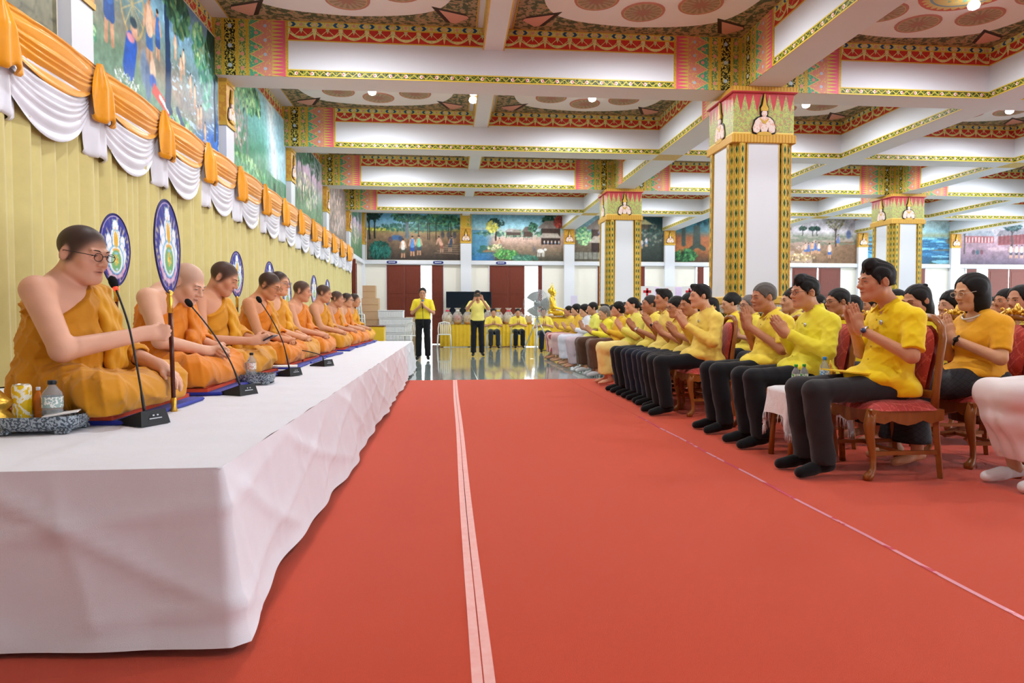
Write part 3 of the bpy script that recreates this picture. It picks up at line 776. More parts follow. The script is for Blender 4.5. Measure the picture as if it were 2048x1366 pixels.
def m_village(c):
    c.grad([(0,'#4c4a40'),(.25,'#8f7a66'),(.45,'#cba99a'),(.6,'#b7b6b0'),(.75,'#8fc0cf'),(1,'#6fa9c4')])
    c.lay((.5-c.u)*5+(c.noise(5)-.5)*1.4-(c.v>.66)*9,'#4f8fb4',.9);c.lay((c.noise(8,2,.5,2)>.6)*(c.u<.45)*(c.v<.6),'#3f6f58',.8);c.lay(np.clip((.3-c.v)*4,0,1)*(c.u<.5),'#3d7bbd',.6)
    c.leaves(1.0,.6,.9,.07,['#4f7f6a','#3f6a5a','#8fb08a'],150,.035);c.tree(.52,.45,.36,DKG,'#3a3330',.02,.18,90);c.leaves(.44,.74,.12,.12,['#c9c25a','#a9a548','#e0d878'],120,.03)
    c.hut(.85,.56,.24,.14,'#a39a98');c.hut(1.22,.53,.22,.22,'#6a5a54');c.hut(.98,.56,.2,.12);c.leaves(1.32,.74,.1,.1,GREENS,60,.03);c.leaves(1.75,.9,.2,.1,DKG+GREENS,120,.04)
    c.house(1.72,.36,.5,.52);c.leaves(1.9,.86,.1,.14,['#a8433c','#c25a48','#7a2f30'],110,.03)
    for x in (1.58,1.66,1.74,1.82,1.9): c.fig(x,.36,.1,'#dfe6ea','#6f9ac8')
    c.fig(.6,.26,.24,'#c9a68c','#6a83a8','#a87a5c');c.blob(.36,.22,.09,.03,'#8a4f44');c.line(.26,.2,.7,.22,.02,'#9a7f62');c.leaves(.5,.28,.2,.06,['#6f8a5c','#d8cfa6'],70,.03)
    for a in np.linspace(0,6.283,17)[:-1]: c.line(1.36,.26,1.36+.055*math.cos(a),.26+.075*math.sin(a),.004,'#6f6a70')
    c.blob(1.5,.22,.09,.055,'#eceae6');c.blob(1.6,.25,.04,.035,'#eceae6')
    for x in (1.44,1.48,1.54,1.57): c.line(x,.1,x,.2,.01,'#dcd8d2')
    c.leaves(.75,.13,.26,.1,['#4f9a54','#3a7a48','#7fba68'],190,.03);c.leaves(1.15,.06,.3,.06,['#3f6f5f','#5f8f78'],110,.03)
def m_house(c):
    c.grad([(0,'#5a564a'),(.4,'#7a6a58'),(.7,'#6f8f96'),(1,'#8fb7c4')]);c.house(.75,.2,.9,.75);c.leaves(.2,.55,.16,.2,LTG,140,.035);c.leaves(1.1,.3,.18,.2,GREENS+LTG,140,.035)
    c.leaves(1.6,.6,.3,.35,GREENS,220,.04);c.poly([(0,.05),(.9,.05),(.9,.2),(0,.2)],'#8c8a80')
    for k in range(9): c.line(.1*k,.03,.1*k,.22,.006,'#4f4c46')
    for x in (.55,.65,.75,.85): c.fig(x,.55,.16,'#4f6aa8','#3a4a78')
def m_dark(c):
    c.grad([(0,'#2c3430'),(.5,'#47504a'),(1,'#274a52')]);c.leaves(1,.6,1,.35,['#2f4f4a','#5f6f66','#3a4440','#7a7f74'],380,.04);c.hut(1.45,.72,.5,.22,'#b9b48a','#5a5448');c.hut(1.15,.7,.3,.14,'#8f9a98')
    c.leaves(1.1,.15,.2,.14,['#3f7f4c','#2c5f3c'],120,.035)
    for x,y in ((1.4,.2),(1.5,.3),(1.3,.3),(1.6,.35)): c.fig(x,y,.2,'#a9bcd8','#6f7f9c')
def m_orange(c):
    c.grad([(0,'#4a3a30'),(.3,'#a8663a'),(.55,'#9a5a38'),(.7,'#3f6f78'),(1,'#2f6a80')])
    for x,w in ((.2,.05),(.5,.09),(.95,.05),(1.15,.07),(1.55,.05),(1.8,.06)): c.line(x,.4,x,1.05,w,'#3d4a44',1,w*.7)
    c.line(.5,.4,.36,.28,.05,'#3a463c');c.line(.5,.4,.66,.3,.05,'#3a463c');c.leaves(1,.92,1,.1,['#1f5a70','#2f7f88','#17404c'],200,.04);c.leaves(.25,.14,.25,.14,['#2f5f3a','#4f8f54','#1c3f2a'],200,.04)
    c.fig(.84,.12,.36,'#e0e4e8','#b98a54','#b98a6a');c.line(1.0,.12,1.0,.4,.06,'#d88a2a');c.blob(1.0,.47,.035,.05,'#c99878')
def m_hill(c):
    c.grad([(0,'#7a5f4a'),(.25,'#8f7158'),(.45,'#a58c80'),(.62,'#8f9086'),(.72,'#c4bcc4'),(1,'#d2ccd6')]);c.mott(.2,8)
    c.lay(np.clip((c.u-1.2)*2,0,1)*(c.v<.5),'#7a5a40',.8);c.lay((c.noise(9,2,.5,2)>.58)*(c.v<.62)*(c.v>.4),'#6f7a66',.7);c.lay((c.noise(6)>.5)*(c.v<.45)*(c.u<1),'#c9b2a8',.6)
    for x in (.35,.7,.95,1.05): c.tree(x,.62,.16,DKG+['#3f4f48'],'#2a2a28',.008,.08,40)
    c.tree(1.5,.4,.5,['#8f8a74','#b5ae90'],'#4a3c34',.02,.22,70)
    for x,y in ((.85,.2),(.95,.22),(1.02,.24),(.78,.2),(1.1,.22),(.25,.25),(.16,.22),(1.55,.4)): c.fig(x,y,.26,['#e8d8d0','#d9b0a0','#4f74b4'][int(x*17)%3],['#c9b0a4','#4a6fae'][int(x*23)%2])
    c.fig(1.35,.12,.34,'#e2c8bc','#3f68b0');c.blob(1.8,.66,.07,.12,'#4a5a8a',.8);c.leaves(.6,.12,.4,.08,['#b5966a','#d9bf90'],80,.03)
def m_stream(c):
    c.grad([(0,'#2c4a44'),(.2,'#2f6f9c'),(.55,'#4f9ac4'),(.66,'#8f9a80'),(.75,'#9cc4d0'),(1,'#cfe4ea')]);n=c.noise(7,3,.4,2.5);c.lay((n>.56)*(c.v<.6),'#8fd0ec',.7);c.lay((n<.4)*(c.v<.6),'#1f4f78',.7)
    c.lay((c.noise(5,2,.4,2)>.58)*(c.v>.3)*(c.v<.66),'#6a6450',.8);c.leaves(.5,.8,.3,.1,['#2f6f7c','#3f8a8c'],120,.04);c.tree(1.2,.62,.26,GREENS,'#2f3a3a',.012,.16,80);c.leaves(.8,.1,.4,.08,GREENS,120,.04)
def m_school(c):
    c.grad([(0,'#5f5266'),(.3,'#9a7f90'),(.5,'#a88a98'),(.62,'#b9a9b4'),(1,'#c4ccd6')]);c.mott(.15,7)
    c.poly([(.1,.5),(.85,.5),(.85,.66),(.1,.66)],'#a85f66');c.poly([(.05,.66),(.9,.66),(.8,.78),(.15,.78)],'#9fa6b4');c.poly([(.95,.45),(2,.5),(2,.75),(.95,.66)],'#8a4a50');c.poly([(.9,.66),(2,.75),(2,.9),(1,.8)],'#8f8a94')
    for k in range(9): c.line(.16+.08*k,.52,.16+.08*k,.62,.012,'#e8dcdc');c.line(1+.1*k,.5,1+.1*k,.7,.006,'#4a2c30')
    c.tree(1.3,.4,.5,['#2f4f54','#4f7478','#1f3a3f'],'#4a4448',.025,.24,170);c.tree(.12,.25,.6,['#4f4a50'],'#5a4f50',.02,.12,40)
    for x in (1.28,1.42,1.55,1.7,1.85): c.fig(x,.16,.3,'#f0f0f2','#3a3a44')
    for x in (.35,.45,.55): c.blob(x,.28,.05,.07,['#5f4f60','#3f5a6a','#7a4a58'][int(x*10)%3])
    c.lay(((c.u-.95)/.25)**2+((c.v-.36)/.05)**2<1,'#c9aab4',.7)
MURALM=attr_mat('mural_paint',rough=.5,spec=.3)
FRAME=material('mural_moulding',None,'#d7cfc0',rough=.5)
def mural(fn,w,h,n,loc,rz,label,seed):
    c=Cv(w/h,int(n*.70),seed)
    # scenes are drawn about two units wide: stretch them to the real width
    k=(w/h)/2.0;c.u=c.u/k;c.asp=2.0 if k>0 else c.asp
    fn(c);c.mott(.13,16);c.mott(.12,45)
    V=np.stack([np.tile(np.linspace(0,w,c.w),c.h),np.full(c.w*c.h,-.03),np.repeat(np.linspace(0,h,c.h),c.w)],1)
    i=np.arange(c.h-1)[:,None]*c.w+np.arange(c.w-1)[None];i=i.ravel()
    Fq=np.stack([i,i+1,i+c.w+1,i+c.w],1)
    t=thing('mural',label,'mural',loc,rz)
    link('painting',mesh_from('painting',V,Fq,[MURALM],False,None,s2l(c.A.reshape(-1,3))),t)
    f=.02;MB().box(-f,w+f,-.028,-.002,-f,h+f).build('backing_board',FRAME,t)
    return t
HL=(3.0,ZC-FH)
def lm(fn,k,n,label,seed):
    y0=YG_[0]+.25+BAY*(k-1);mural(fn,3.44,HL[1]-HL[0],n,(XW+.014,y0,HL[0]),math.pi/2,label,seed)
lm(m_dry,0,110,'painting of dry cracked ground cut off at the left edge, above the curtain',1)
lm(m_cart,1,190,'large painting of an ox-cart wheel, villagers and a river, above the curtain',2)
lm(m_fall,2,130,'painting of a pale waterfall in green jungle, above the curtain',3)
lm(m_wood,3,100,'painting of slim trees under a pink sky, above the curtain',4)
lm(m_brown,4,70,'brownish painting nearest the far end of the curtain',5)
lm(m_wood,5,60,'dark narrow-looking forest painting in the far left corner',6)
def bm(fn,k,n,label,seed,x0=None,x1=None):
    a=(-2.95 if k==0 else .63+3.83*(k-1)+.21);b=.63+3.83*k-.21
    a=a if x0 is None else x0
    mural(fn,b-a,1.68,n,(a,YB-.014,3.08),0,label,seed)
bm(m_people,0,115,'painting of three people standing in a forest clearing, over the leftmost brown doors',11)
bm(m_village,1,115,'painting of a village street with white oxen beside blue water',12)
def m_split(c):
    m_dark(c);A=c.A.copy();m_house(c);w=np.clip((c.u-1.15)*8,0,1)[...,None];c.A=c.A*(1-w)+A*w
bm(m_split,2,100,'painting of a wooden house and dark forest huts, half hidden by the farther column',13)
bm(m_orange,3,90,'painting of a giant tree on orange ground with an orange-robed figure',15)
bm(m_hill,4,110,'brown painting of villagers working in a dry field',16)
bm(m_stream,5,90,'blue painting of a rushing stream',17)
bm(m_school,6,90,'mauve painting of a village school with pupils in white',18)
# ---------------------------------------------------------------- curtain and valance
XCU=-2.93;YE=20.75
CURT=cloth('#c9ba78',.55,700,.10,.3,name='gold_curtain_satin')
def cur(u,v):
    y=1.5+(YE-1.5)*u;ph=y/.15+.35*math.sin(y*2.9);f=ph-math.floor(ph)
    x=.085*(f**.7)*(1-max(0,(f-.84)/.16))*(.75+.25*math.sin(math.floor(ph)*2.7))+.012*math.sin(y*3.1)
    return (XCU+x+.01*math.sin(y*11+v*2)*(1-v),y,.55+v*2.5)
mb=MB();mb.grid(cur,1240,3)
tag(mb.build('curtain',CURT),'tall pleated gold curtain hung behind the monks','curtain')
va=thing('valance','gold and white swagged valance along the top of the gold curtain','valance',(XCU,0,0))
GSAT=cloth('#e3960f',.32,600,.12,.35,name='orange_gold_satin');WSAT=cloth('#dcdce6',.28,600,.06,.35,name='white_satin')
ZT=3.03;SP=1.245
def swag(y0,L,top,bot,xo,nf,amp):
    def fn(u,v):
        h=(4*u*(1-u));hh=h**.75
        z=ZT-(top+.03*v)-hh*(top*.2+(bot-top)*v)-(1-hh)*.16*v
        ph=v*nf+.6*math.sin(u*3.1)+.35*math.sin(v*11);f=abs((ph%1)-.5)*2
        x=xo+.05*math.sin(math.pi*u)*(.4+.6*math.sin(math.pi*min(1,v+.1)))+amp*(f**.8)*(.35+.65*h)
        return (x,y0+L*u+.03*(v-.5)*(1-2*u),z)
    m=MB();m.grid(fn,26,44);return m
def tail(w,l,xo,top,skew,bul,nf,lobe):
    def fn(u,v):
        s=u-.5;wd=.05+w*math.sin(math.pi/2*min(1,v*1.5))-.05*max(0,v-.8)*5*.5
        x=xo+bul*math.cos(math.pi*s)*min(1,.35+1.6*v)+.011*math.sin(u*math.pi*nf+2*v)*(.4+v)
        x-=bul*.7*max(0,v-.9)*10*.6
        z=ZT-top-l*min(v,.93)-lobe*abs(math.sin(u*math.pi*2))*v+.02*max(0,v-.93)*8
        return (x,s*wd+skew*v,z)
    m=MB();m.grid(fn,30,20);return m
gs=swag(0,SP,.0,.36,.085,6,.03).mesh('gold_swag',[GSAT]);ws=swag(0,SP,.12,.70,.05,9,.03).mesh('white_swag',[WSAT])
gt=tail(.28,.47,.12,-.01,.06,.08,7,.05).mesh('gold_tail',[GSAT]);wt=tail(.34,.72,.035,.05,.05,.07,6,.025).mesh('white_tail',[WSAT])
y=5.87-SP*3
while y<YE-.3:
    link('gold_swag',gs,va,(0,y,0));link('white_swag',ws,va,(0,y,0));link('gold_tail',gt,va,(0,y,0));link('white_tail',wt,va,(0,y+.03,0));y+=SP
# ---------------------------------------------------------------- platform with cloth
ZP=.54;PX=-.70;PY0,PY1=2.14,13.15
tag(MB().box(XCU+.08,PX-.05,PY0+.05,PY1-.05,.02,ZP-.02).build('platform',wood('#7a5c3c','plain_wood',.7)),'long low wooden platform hidden under a white cloth','platform')
SHEET=cloth('#e9eaf2',.75,800,.03,.2,fold=3,name='white_sheet')
def path(n=900):
    P=[];r=.05
    L1=PY1-PY0;L2=abs(XCU+.05-PX)
    for i in range(n+1):
        s=(L1+L2)*i/n
        if s<L1: P.append((PX,PY1-s,1,0))
        else: P.append((PX-(s-L1),PY0,0,-1))
    return P
PP=path();mb=MB()
def drop(u,v):
    i=min(len(PP)-1,int(round(u*(len(PP)-1))));x,y,nx,ny=PP[i]
    dc=math.hypot(x-PX,y-PY0);k=math.exp(-dc*dc/.012)
    if dc<.14: nn=math.hypot(nx+.7*k*(1 if nx==0 else 0),ny-.7*k*(1 if ny==0 else 0));nx,ny=(nx+.7*k*(1 if nx==0 else 0))/nn,(ny-.7*k*(1 if ny==0 else 0))/nn
    s=u*13.3
    w=.013*math.sin(s*2.3)+.010*math.sin(s*5.1+1)+.008*math.sin(s*11+v*2)
    rd=lambda q:(1-abs(math.sin(q)))**4;wr=.016*rd(3.1*s+4.2*v+.8*math.sin(s*1.7))+.012*rd(2.3*s-5.5*v+1+.7*math.sin(2*s))+.008*rd(6.5*s+1.2*v)
    out=.012+v*(.045+w+.06*k)+wr*min(1,v*(1-v)*6)+.03*max(0,v-.9)*4
    z=ZP+.004-v*(ZP-.02+.012*math.sin(s*1.7)-.01)
    return (x+nx*out,y+ny*out,max(.012,z))
mb.grid(drop,900,22)
def topf(u,v):
    x=XCU+.05+(PX+.012-XCU-.05)*u;y=PY0-.012+(PY1-PY0+.02)*v
    return (x,y,ZP+.004+.0025*math.sin(x*9+y*3)*math.sin(y*5)+.002*math.sin(y*17))
mb.grid(topf,24,150)
def endf(u,v): return (XCU+.05+(PX-XCU-.05)*u,PY1+.01+.03*v*(1+.4*math.sin(u*20)),ZP+.003-v*(ZP-.06))
mb.grid(endf,40,6)
tag(mb.build('platform_cloth',SHEET),'white cloth draped over the long platform, hanging to the red carpet','cloth')
# mats
def f_mat():
    x,y,z=coords();e=mn(.41-ab(x),.43-ab(y));n=noise(30,3)
    c=mix(n>.5,'#a4627e','#c98aa0');c=mix(band(e,.022,.075),c,'#d9b24a');c=mix(e<.022,c,'#cf4a2c');return mix(band(e,.09,.10),c,'#d9b24a')
MATT=material('woven_mat',f_mat,rough=.8,bump=(lambda:noise(160,2),.4,.004));MATB=cloth('#24309c',.7)
mt=MB();mt.grid(lambda u,v:((u-.5)*.82,(v-.5)*.86,.042+.006*math.sin(v*9)*abs(2*u-1)+(.018*max(0,u-.85)*6 if v>.8 else 0)),20,20)
mt.box(-.41,.41,-.43,.43,.012,.040);mtm=mt.mesh('woven_top',[MATT])
mbm=MB().box(-.43,.45,-.44,.44,0,.020,bev=.008).mesh('blue_mat',[MATB])
MY=[3.30,4.45,5.25,6.45,7.15,8.2,9.6,10.7,11.75,12.65];MX=-1.83
ORD=['first','second','third','fourth','fifth','sixth','seventh','eighth','ninth','farthest']
for k,y in enumerate(MY):
    t=thing('sitting_mat','red edged woven mat over a blue one, under the %s monk from the front'%ORD[k],'mat',(-1.82,y+(.12 if k==0 else .04),ZP+.006),.06*math.sin(k*2.3),'mats on the platform')
    link('woven_top',mtm,t);link('blue_mat',mbm,t,(.04,-.0,0))
# ceremonial fans
def fan_art():
    c=Cv(.76,150,5);c.lay(np.ones((c.h,c.w)),'#2a2f92')
    cx=.38
    for k in range(30):
        a=math.pi*2*k/30;c.line(cx,.42,cx+.7*math.cos(a),.42+.7*math.sin(a),.008,'#b9b39a')
    for (x,y,rx,ry) in ((cx,.82,.075,.10),(cx-.06,.70,.05,.08),(cx+.06,.70,.05,.08),(cx-.17,.62,.065,.09),(cx+.17,.62,.065,.09),(cx-.15,.52,.06,.09),(cx+.15,.52,.06,.09),(cx-.22,.44,.05,.07),(cx+.22,.44,.05,.07),(cx-.2,.36,.05,.08),(cx+.2,.36,.05,.08),(cx,.62,.09,.16),(cx,.36,.19,.2)):
        c.blob(x,y,rx*1.1,ry*1.08,'#5fb0d8',1,0,.1);c.blob(x,y,rx,ry,'#eef2f8',1,0,.12)
    c.blob(cx,.64,.055,.12,'#e0b030',1,0,.15);c.line(cx,.7,cx,.82,.02,'#e6bf52',1,.003);c.blob(cx,.49,.1,.035,'#e2b24c',1)
    c.blob(cx,.345,.135,.155,'#74b477',1,0,.1);c.blob(cx,.36,.075,.09,'#a9c884',.9);c.leaves(cx,.36,.06,.08,['#d9b13a','#e8c95a'],60,.016);c.blob(cx,.45,.06,.02,'#8fc4d8');c.blob(cx+.02,.23,.04,.02,'#b9d8ec')
    for k in range(15):
        a=math.pi*(1.13+.74*k/14);x,y=cx+.27*math.cos(a),.42+.30*math.sin(a);c.blob(x,y,.04,.035,['#e0b2cc','#d9c6dc','#c2a7c4'][k%3],1)
        x,y=cx+.295*math.cos(a),.42+.345*math.sin(a);c.blob(x,y,.016,.012,['#3a2f70','#c9607a'][k%2])
    e=((c.u-cx)/.38)**2+((c.v-.5)/.5)**2
    c.lay((e>.87)*1.0,'#2c2a7c');c.lay(((e>.85)&(e<.875))*1.0,'#b9a6d0');c.lay((e>.965)*1.0,'#1c1c5c')
    return c
fa=fan_art()
FANM=attr_mat('fan_embroidery',rough=.5,spec=.35,bump=(lambda:noise(300,2),.2,.002))
def fan_disc():
    nr,ns=46,72;V=[];colr=[]
    for i in range(nr+1):
        r=i/nr
        for k in range(ns):
            a=2*math.pi*k/ns;px_=r*math.cos(a);pz=r*math.sin(a)
            w=.182*(1-.10*max(0,-pz))
            V.append((.006*(1-r*r),px_*w,pz*.235));j=min(fa.h-1,int((pz*.5+.5)*(fa.h-1)));ii=min(fa.w-1,int((px_*.5+.5)*(fa.w-1)));colr.append(fa.A[j,ii])
    n=len(V);V2=V+[(-v[0]-.004,v[1],v[2]) for v in V];C2=np.array(colr+colr)
    Fs=[]
    for i in range(nr):
        for k in range(ns):
            a,b,c_,d=i*ns+k,i*ns+(k+1)%ns,(i+1)*ns+(k+1)%ns,(i+1)*ns+k
            Fs.append([d,c_,b,a]);Fs.append([n+a,n+b,n+c_,n+d])
    for k in range(ns): a,b=nr*ns+k,nr*ns+(k+1)%ns;Fs.append([a,b,n+b,n+a])
    return mesh_from('embroidered_disc',V2,np.array(Fs),[FANM],True,None,s2l(C2))
fdm=fan_disc()
frm=MB().tube([(0,.183*math.cos(a)*(1-.10*max(0,-math.sin(a))),.236*math.sin(a)) for a in np.linspace(0,2*math.pi,49)],.0045,6,cap=False).mesh('rim',[material('navy_piping',None,'#23225f',rough=.5)])
hnd=MB().tube([(0,0,-.26),(0,0,-.86)],.0115,10).mesh('handle',[wood('#5a2416','dark_handle',.25)])
fer=MB().lathe([(.006,-.345),(.016,-.335),(.013,-.30),(.017,-.27),(.012,-.25),(.02,-.235),(.004,-.22)],12).lathe([(.013,-.86),(.018,-.85),(.013,-.82),(.016,-.79),(.013,-.775)],12).mesh('gold_ferrule',[GILD])
def fan(loc,rz,label,tilt=0):
    t=thing('ceremonial_fan',label,'fan',loc,rz,'embroidered fans');t.rotation_euler=(0,tilt,rz)
    link('embroidered_disc',fdm,t);link('rim',frm,t);link('handle',hnd,t);link('gold_ferrule',fer,t);return t
ff=fan((-1.33,3.395,1.335),-.07,'blue oval fan with white lotus and green crest, held up by the front monk',-.02);ff.rotation_euler[2]=.05;ff.scale=(.93,.93,.93)
stm=MB().lathe([(.10,0),(.11,.02),(.085,.04),(.05,.06),(.07,.09),(.035,.12),(.03,.16),(.045,.18),(.025,.21),(.022,.30),(.04,.32),(.022,.34),(.02,.43),(.035,.45),(.024,.47),(.02,.50)],16).mesh('pedestal',[GILD])
FY=[4.72,7.3,8.6,9.5,11.35,12.6]
FL=['just behind the front monk\'s head','behind the head of the third monk','half hidden behind the head of the fourth monk','lower down behind the fifth monk','behind the sixth monk','behind the seventh monk','farthest from the front']
for k,y in enumerate(FY):
    z=1.44 if k!=3 else 1.30
    if k==6: z=1.35
    fan((-2.18,y,z),-.07,'blue oval lotus fan standing '+FL[k])
    t=thing('fan_stand','gilded turned stand of the oval fan '+FL[k],'stand',(-2.18,y,ZP+.006),0,'fan stands')
    link('pedestal',stm,t);MB().tube([(.05,-.08,.3),(.0,-.02,.4),(0,.02,.4),(.05,.08,.3)],.012,8).build('cradle',GILD,t)
t=thing('gilded_stand','tall gilded ornate stand cut by the left edge beside the drinks tray','stand',(-1.785,2.83,ZP+.006))
MB().lathe([(.085,0),(.095,.02),(.075,.045),(.088,.07),(.06,.09),(.08,.11),(.085,.13),(.05,.15),(.03,.17)],18).build('foot',GILD,t)
MB().lathe([(.03,.16),(.022,.2),(.03,.23),(.022,.26),(.026,.33),(.018,.36),(.034,.40),(.02,.43),(.03,.46),(.016,.49),(.028,.51),(.01,.54),(.004,.57)],14).build('stem',GILD,t)
# microphones
MICB=material('mic_plastic',lambda:mix(noise(200,1),'#1b1d20','#26282c'),rough=.45);FOAM=material('mic_foam',None,'#101114',rough=.95,bump=(lambda:noise(300,2),.6,.004))
MRED=material('mic_ring',None,'#d2503a',rough=.3,emit=('#ff5030',.6));PRT=material('pale_print',None,'#c9ccd2',rough=.5)
micb=MB().raw([(-.10,-.07,0),(.07,-.07,0),(.07,.07,0),(-.10,.07,0),(-.10,-.07,.012),(.055,-.06,.062),(.055,.06,.062),(-.10,.07,.012)],[[3,2,1,0],[4,5,6,7],[0,1,5,4],[1,2,6,5],[2,3,7,6],[3,0,4,7]]).mesh('mic_base',[MICB])
lab=MB().box(.0,.001,-.03,.03,.0,.004).box(.0,.001,-.012,-.004,.012,.018).box(0,.001,.008,.016,.012,.018).mesh('printed_mark',[PRT])
def mic(loc,rz,P,label,red=True):
    t=thing('table_microphone',label,'microphone',loc,rz)
    link('mic_base',micb,t);o=link('printed_mark',lab,t,(.0675,0,.026),(0,-.24,0))
    P=[Vector(p) for p in P];n=len(P)
    def cr(i,u):
        p0,p1,p2,p3=P[max(i-1,0)],P[i],P[i+1],P[min(i+2,n-1)]
        return .5*((2*p1)+(p2-p0)*u+(2*p0-5*p1+4*p2-p3)*u*u+(3*p1-p0-3*p2+p3)*u**3)
    Q=[cr(i,u/6) for i in range(n-1) for u in range(6)]+[P[-1]]
    MB().tube(Q,[.0065]*(len(Q)//4)+[.0045]*(len(Q)-len(Q)//4),8).build('gooseneck',material('mic_neck',None,'#33363a',rough=.4,metal=.3),t)
    d=(Q[-1]-Q[-3]).normalized()
    MB().tube([Q[-1],Q[-1]+d*.012,Q[-1]+d*.03,Q[-1]+d*.05,Q[-1]+d*.062],[.011,.017,.019,.016,.004],12).build('foam_head',FOAM,t)
    if red: MB().tube([Q[-1]-d*.012,Q[-1]+d*.002],[.010,.012],10).build('lit_ring',MRED,t)
ZM=ZP+.007
mic((-1.29,3.02,ZM),-.5,[(.0,0,.05),(-.03,0,.2),(-.10,.01,.42),(-.19,.02,.58)],'black table microphone in front of the first monk, with a glowing red ring')
mic((-1.22,4.12,ZM),-.5,[(.0,0,.05),(-.08,0,.2),(-.22,.0,.37),(-.38,.0,.52)],'black table microphone in front of the second monk',False)
mic((-1.24,5.45,ZM),-.5,[(.0,0,.05),(-.06,0,.25),(-.16,.0,.42),(-.28,.0,.57)],'black table microphone in front of the fourth monk',False)
mic((-1.16,6.45,ZM),-.5,[(.0,0,.05),(-.03,0,.10),(-.25,.0,.14),(-.62,.0,.17)],'black table microphone bent flat toward the fourth monk, farthest of the four',False)
# drink trays
def f_tray():
    x,y,z=coords();a=M('ARCTAN2',y,x);return mix(noise(120,2)>.5,'#a4aeb8','#4d5862')
TRAYM=material('chased_silver',f_tray,rough=.4,metal=.3,bump=(lambda:noise(130,2),.6,.006))
def tray(loc,rz,w,d,label):
    t=thing('tray',label,'tray',loc,rz);m=MB();n=24
    def ring(r,z): return [(r*w*math.copysign(abs(math.cos(a))**.6,math.cos(a)),r*d*math.copysign(abs(math.sin(a))**.6,math.sin(a)),z) for a in [2*math.pi*k/n for k in range(n)]]
    V=ring(.90,.0)+ring(1.0,.02)+ring(1.03,.055)+ring(1.0,.055)+ring(.93,.028)
    Fs=[[i*n+k,i*n+(k+1)%n,(i+1)*n+(k+1)%n,(i+1)*n+k] for i in range(4) for k in range(n)]+[list(range(n-1,-1,-1)),[4*n+k for k in range(n)]]
    m.raw(V,Fs,0,False);m.build('dish',TRAYM,t,(0,0,.014))
    f=MB();
    for sx,sy in ((-1,-1),(1,-1),(1,1),(-1,1)): MB().box(sx*w*.7-.025,sx*w*.7+.025,sy*d*.7-.02,sy*d*.7+.02,0,.02,bev=.006).build('foot',TRAYM,t)
    return t
PLAS=material('clear_plastic',None,'#e6ecee',rough=.12,trans=.75,ior=1.2,spec=.5)
WATER=material('bottled_water',None,'#dfe9ec',rough=.05,trans=.85,ior=1.2)
def bottle(loc,h,r,capc,label,labelc=None,body=None,name='water_bottle',group=None):
    t=thing(name,label,'bottle',loc,0,group)
    MB().lathe([(r*.85,0),(r,.01*h/.2),(r,.24*h),(r*.94,.28*h),(r,.32*h),(r,.62*h),(r*.9,.70*h),(r*.5,.82*h),(r*.36,.88*h),(r*.36,.92*h)],18).build('body',body or PLAS,t)
    MB().lathe([(r*.42,.90*h),(r*.44,.91*h),(r*.44,.985*h),(r*.40,h)],14).build('cap',cloth(capc,.4,name='cap_'+capc.strip('#')),t)
    if labelc:
        def fc():
            x,y,z=coords();return mix(band(noise(45,2),.45,.55),labelc,'#f2f4f0')
        MB().lathe([(r*1.015,.34*h),(r*1.015,.6*h)],18,cap=False).build('label_band',material('label_'+labelc.strip('#'),fc,rough=.4),t)
    return t
tray((-1.605,2.86,ZM),.05,.15,.11,'chased silver tray of drinks beside the front monk')
t=thing('drink_can','yellow drinks can with white print on the front tray','can',(-1.685,2.86,ZM+.043))
def f_can():
    x,y,z=coords();return mix(band(noise(40,2,.5,vec3(x,y,z*.6)),.47,.60),'#f0c416','#f7f1dc')
MB().lathe([(.027,0),(.034,.009),(.034,.132),(.029,.143)],20).build('body',material('can_print',f_can,rough=.3,spec=.5),t)
MB().lathe([(.029,.141),(.030,.145),(.027,.145),(.026,.142)],20).build('lid',material('bare_tin',None,'#c9ccd0',rough=.25,metal=.9),t)
bottle((-1.64,2.89,ZM+.043),.13,.018,'#dfe0ee','small orange bottle with a pale cap, between the yellow can and the water bottle',None,material('orange_syrup',None,'#dc7a1e',rough=.2,spec=.5),'syrup_bottle')
bottle((-1.565,2.85,ZM+.043),.16,.037,'#20242a','clear water bottle with a black cap on the front tray','#9fb8b4')
tag(MB().box(-.06,.06,-.04,.04,0,.004).build('folded_napkin',cloth('#f4f2f2'),None,(-1.52,2.83,ZM+.072),(.0,-.14,.3)),'white folded napkin leaning on the rim of the front tray','napkin')
tray((-1.33,4.78,ZM),.0,.14,.09,'smaller silver tray beside the knee of the third monk')
bottle((-1.33,4.75,ZM+.043),.17,.03,'#20242a','clear water bottle with a black cap on the tray by the third monk','#d9b8ac')
t=thing('drinking_glass','clear glass on the tray by the third monk','glass',(-1.40,4.80,ZM+.043))
MB().lathe([(.026,0),(.032,.1),(.030,.1),(.024,.006)],16).build('tumbler',PLAS,t)
tag(MB().box(-.1,.1,-.07,.07,0,.012,bev=.003).build('book',cloth('#e8e4de'),None,(-1.34,5.72,ZM+.046),(0,0,.2)),'thin white book lying on the mat by the fourth monk','book')
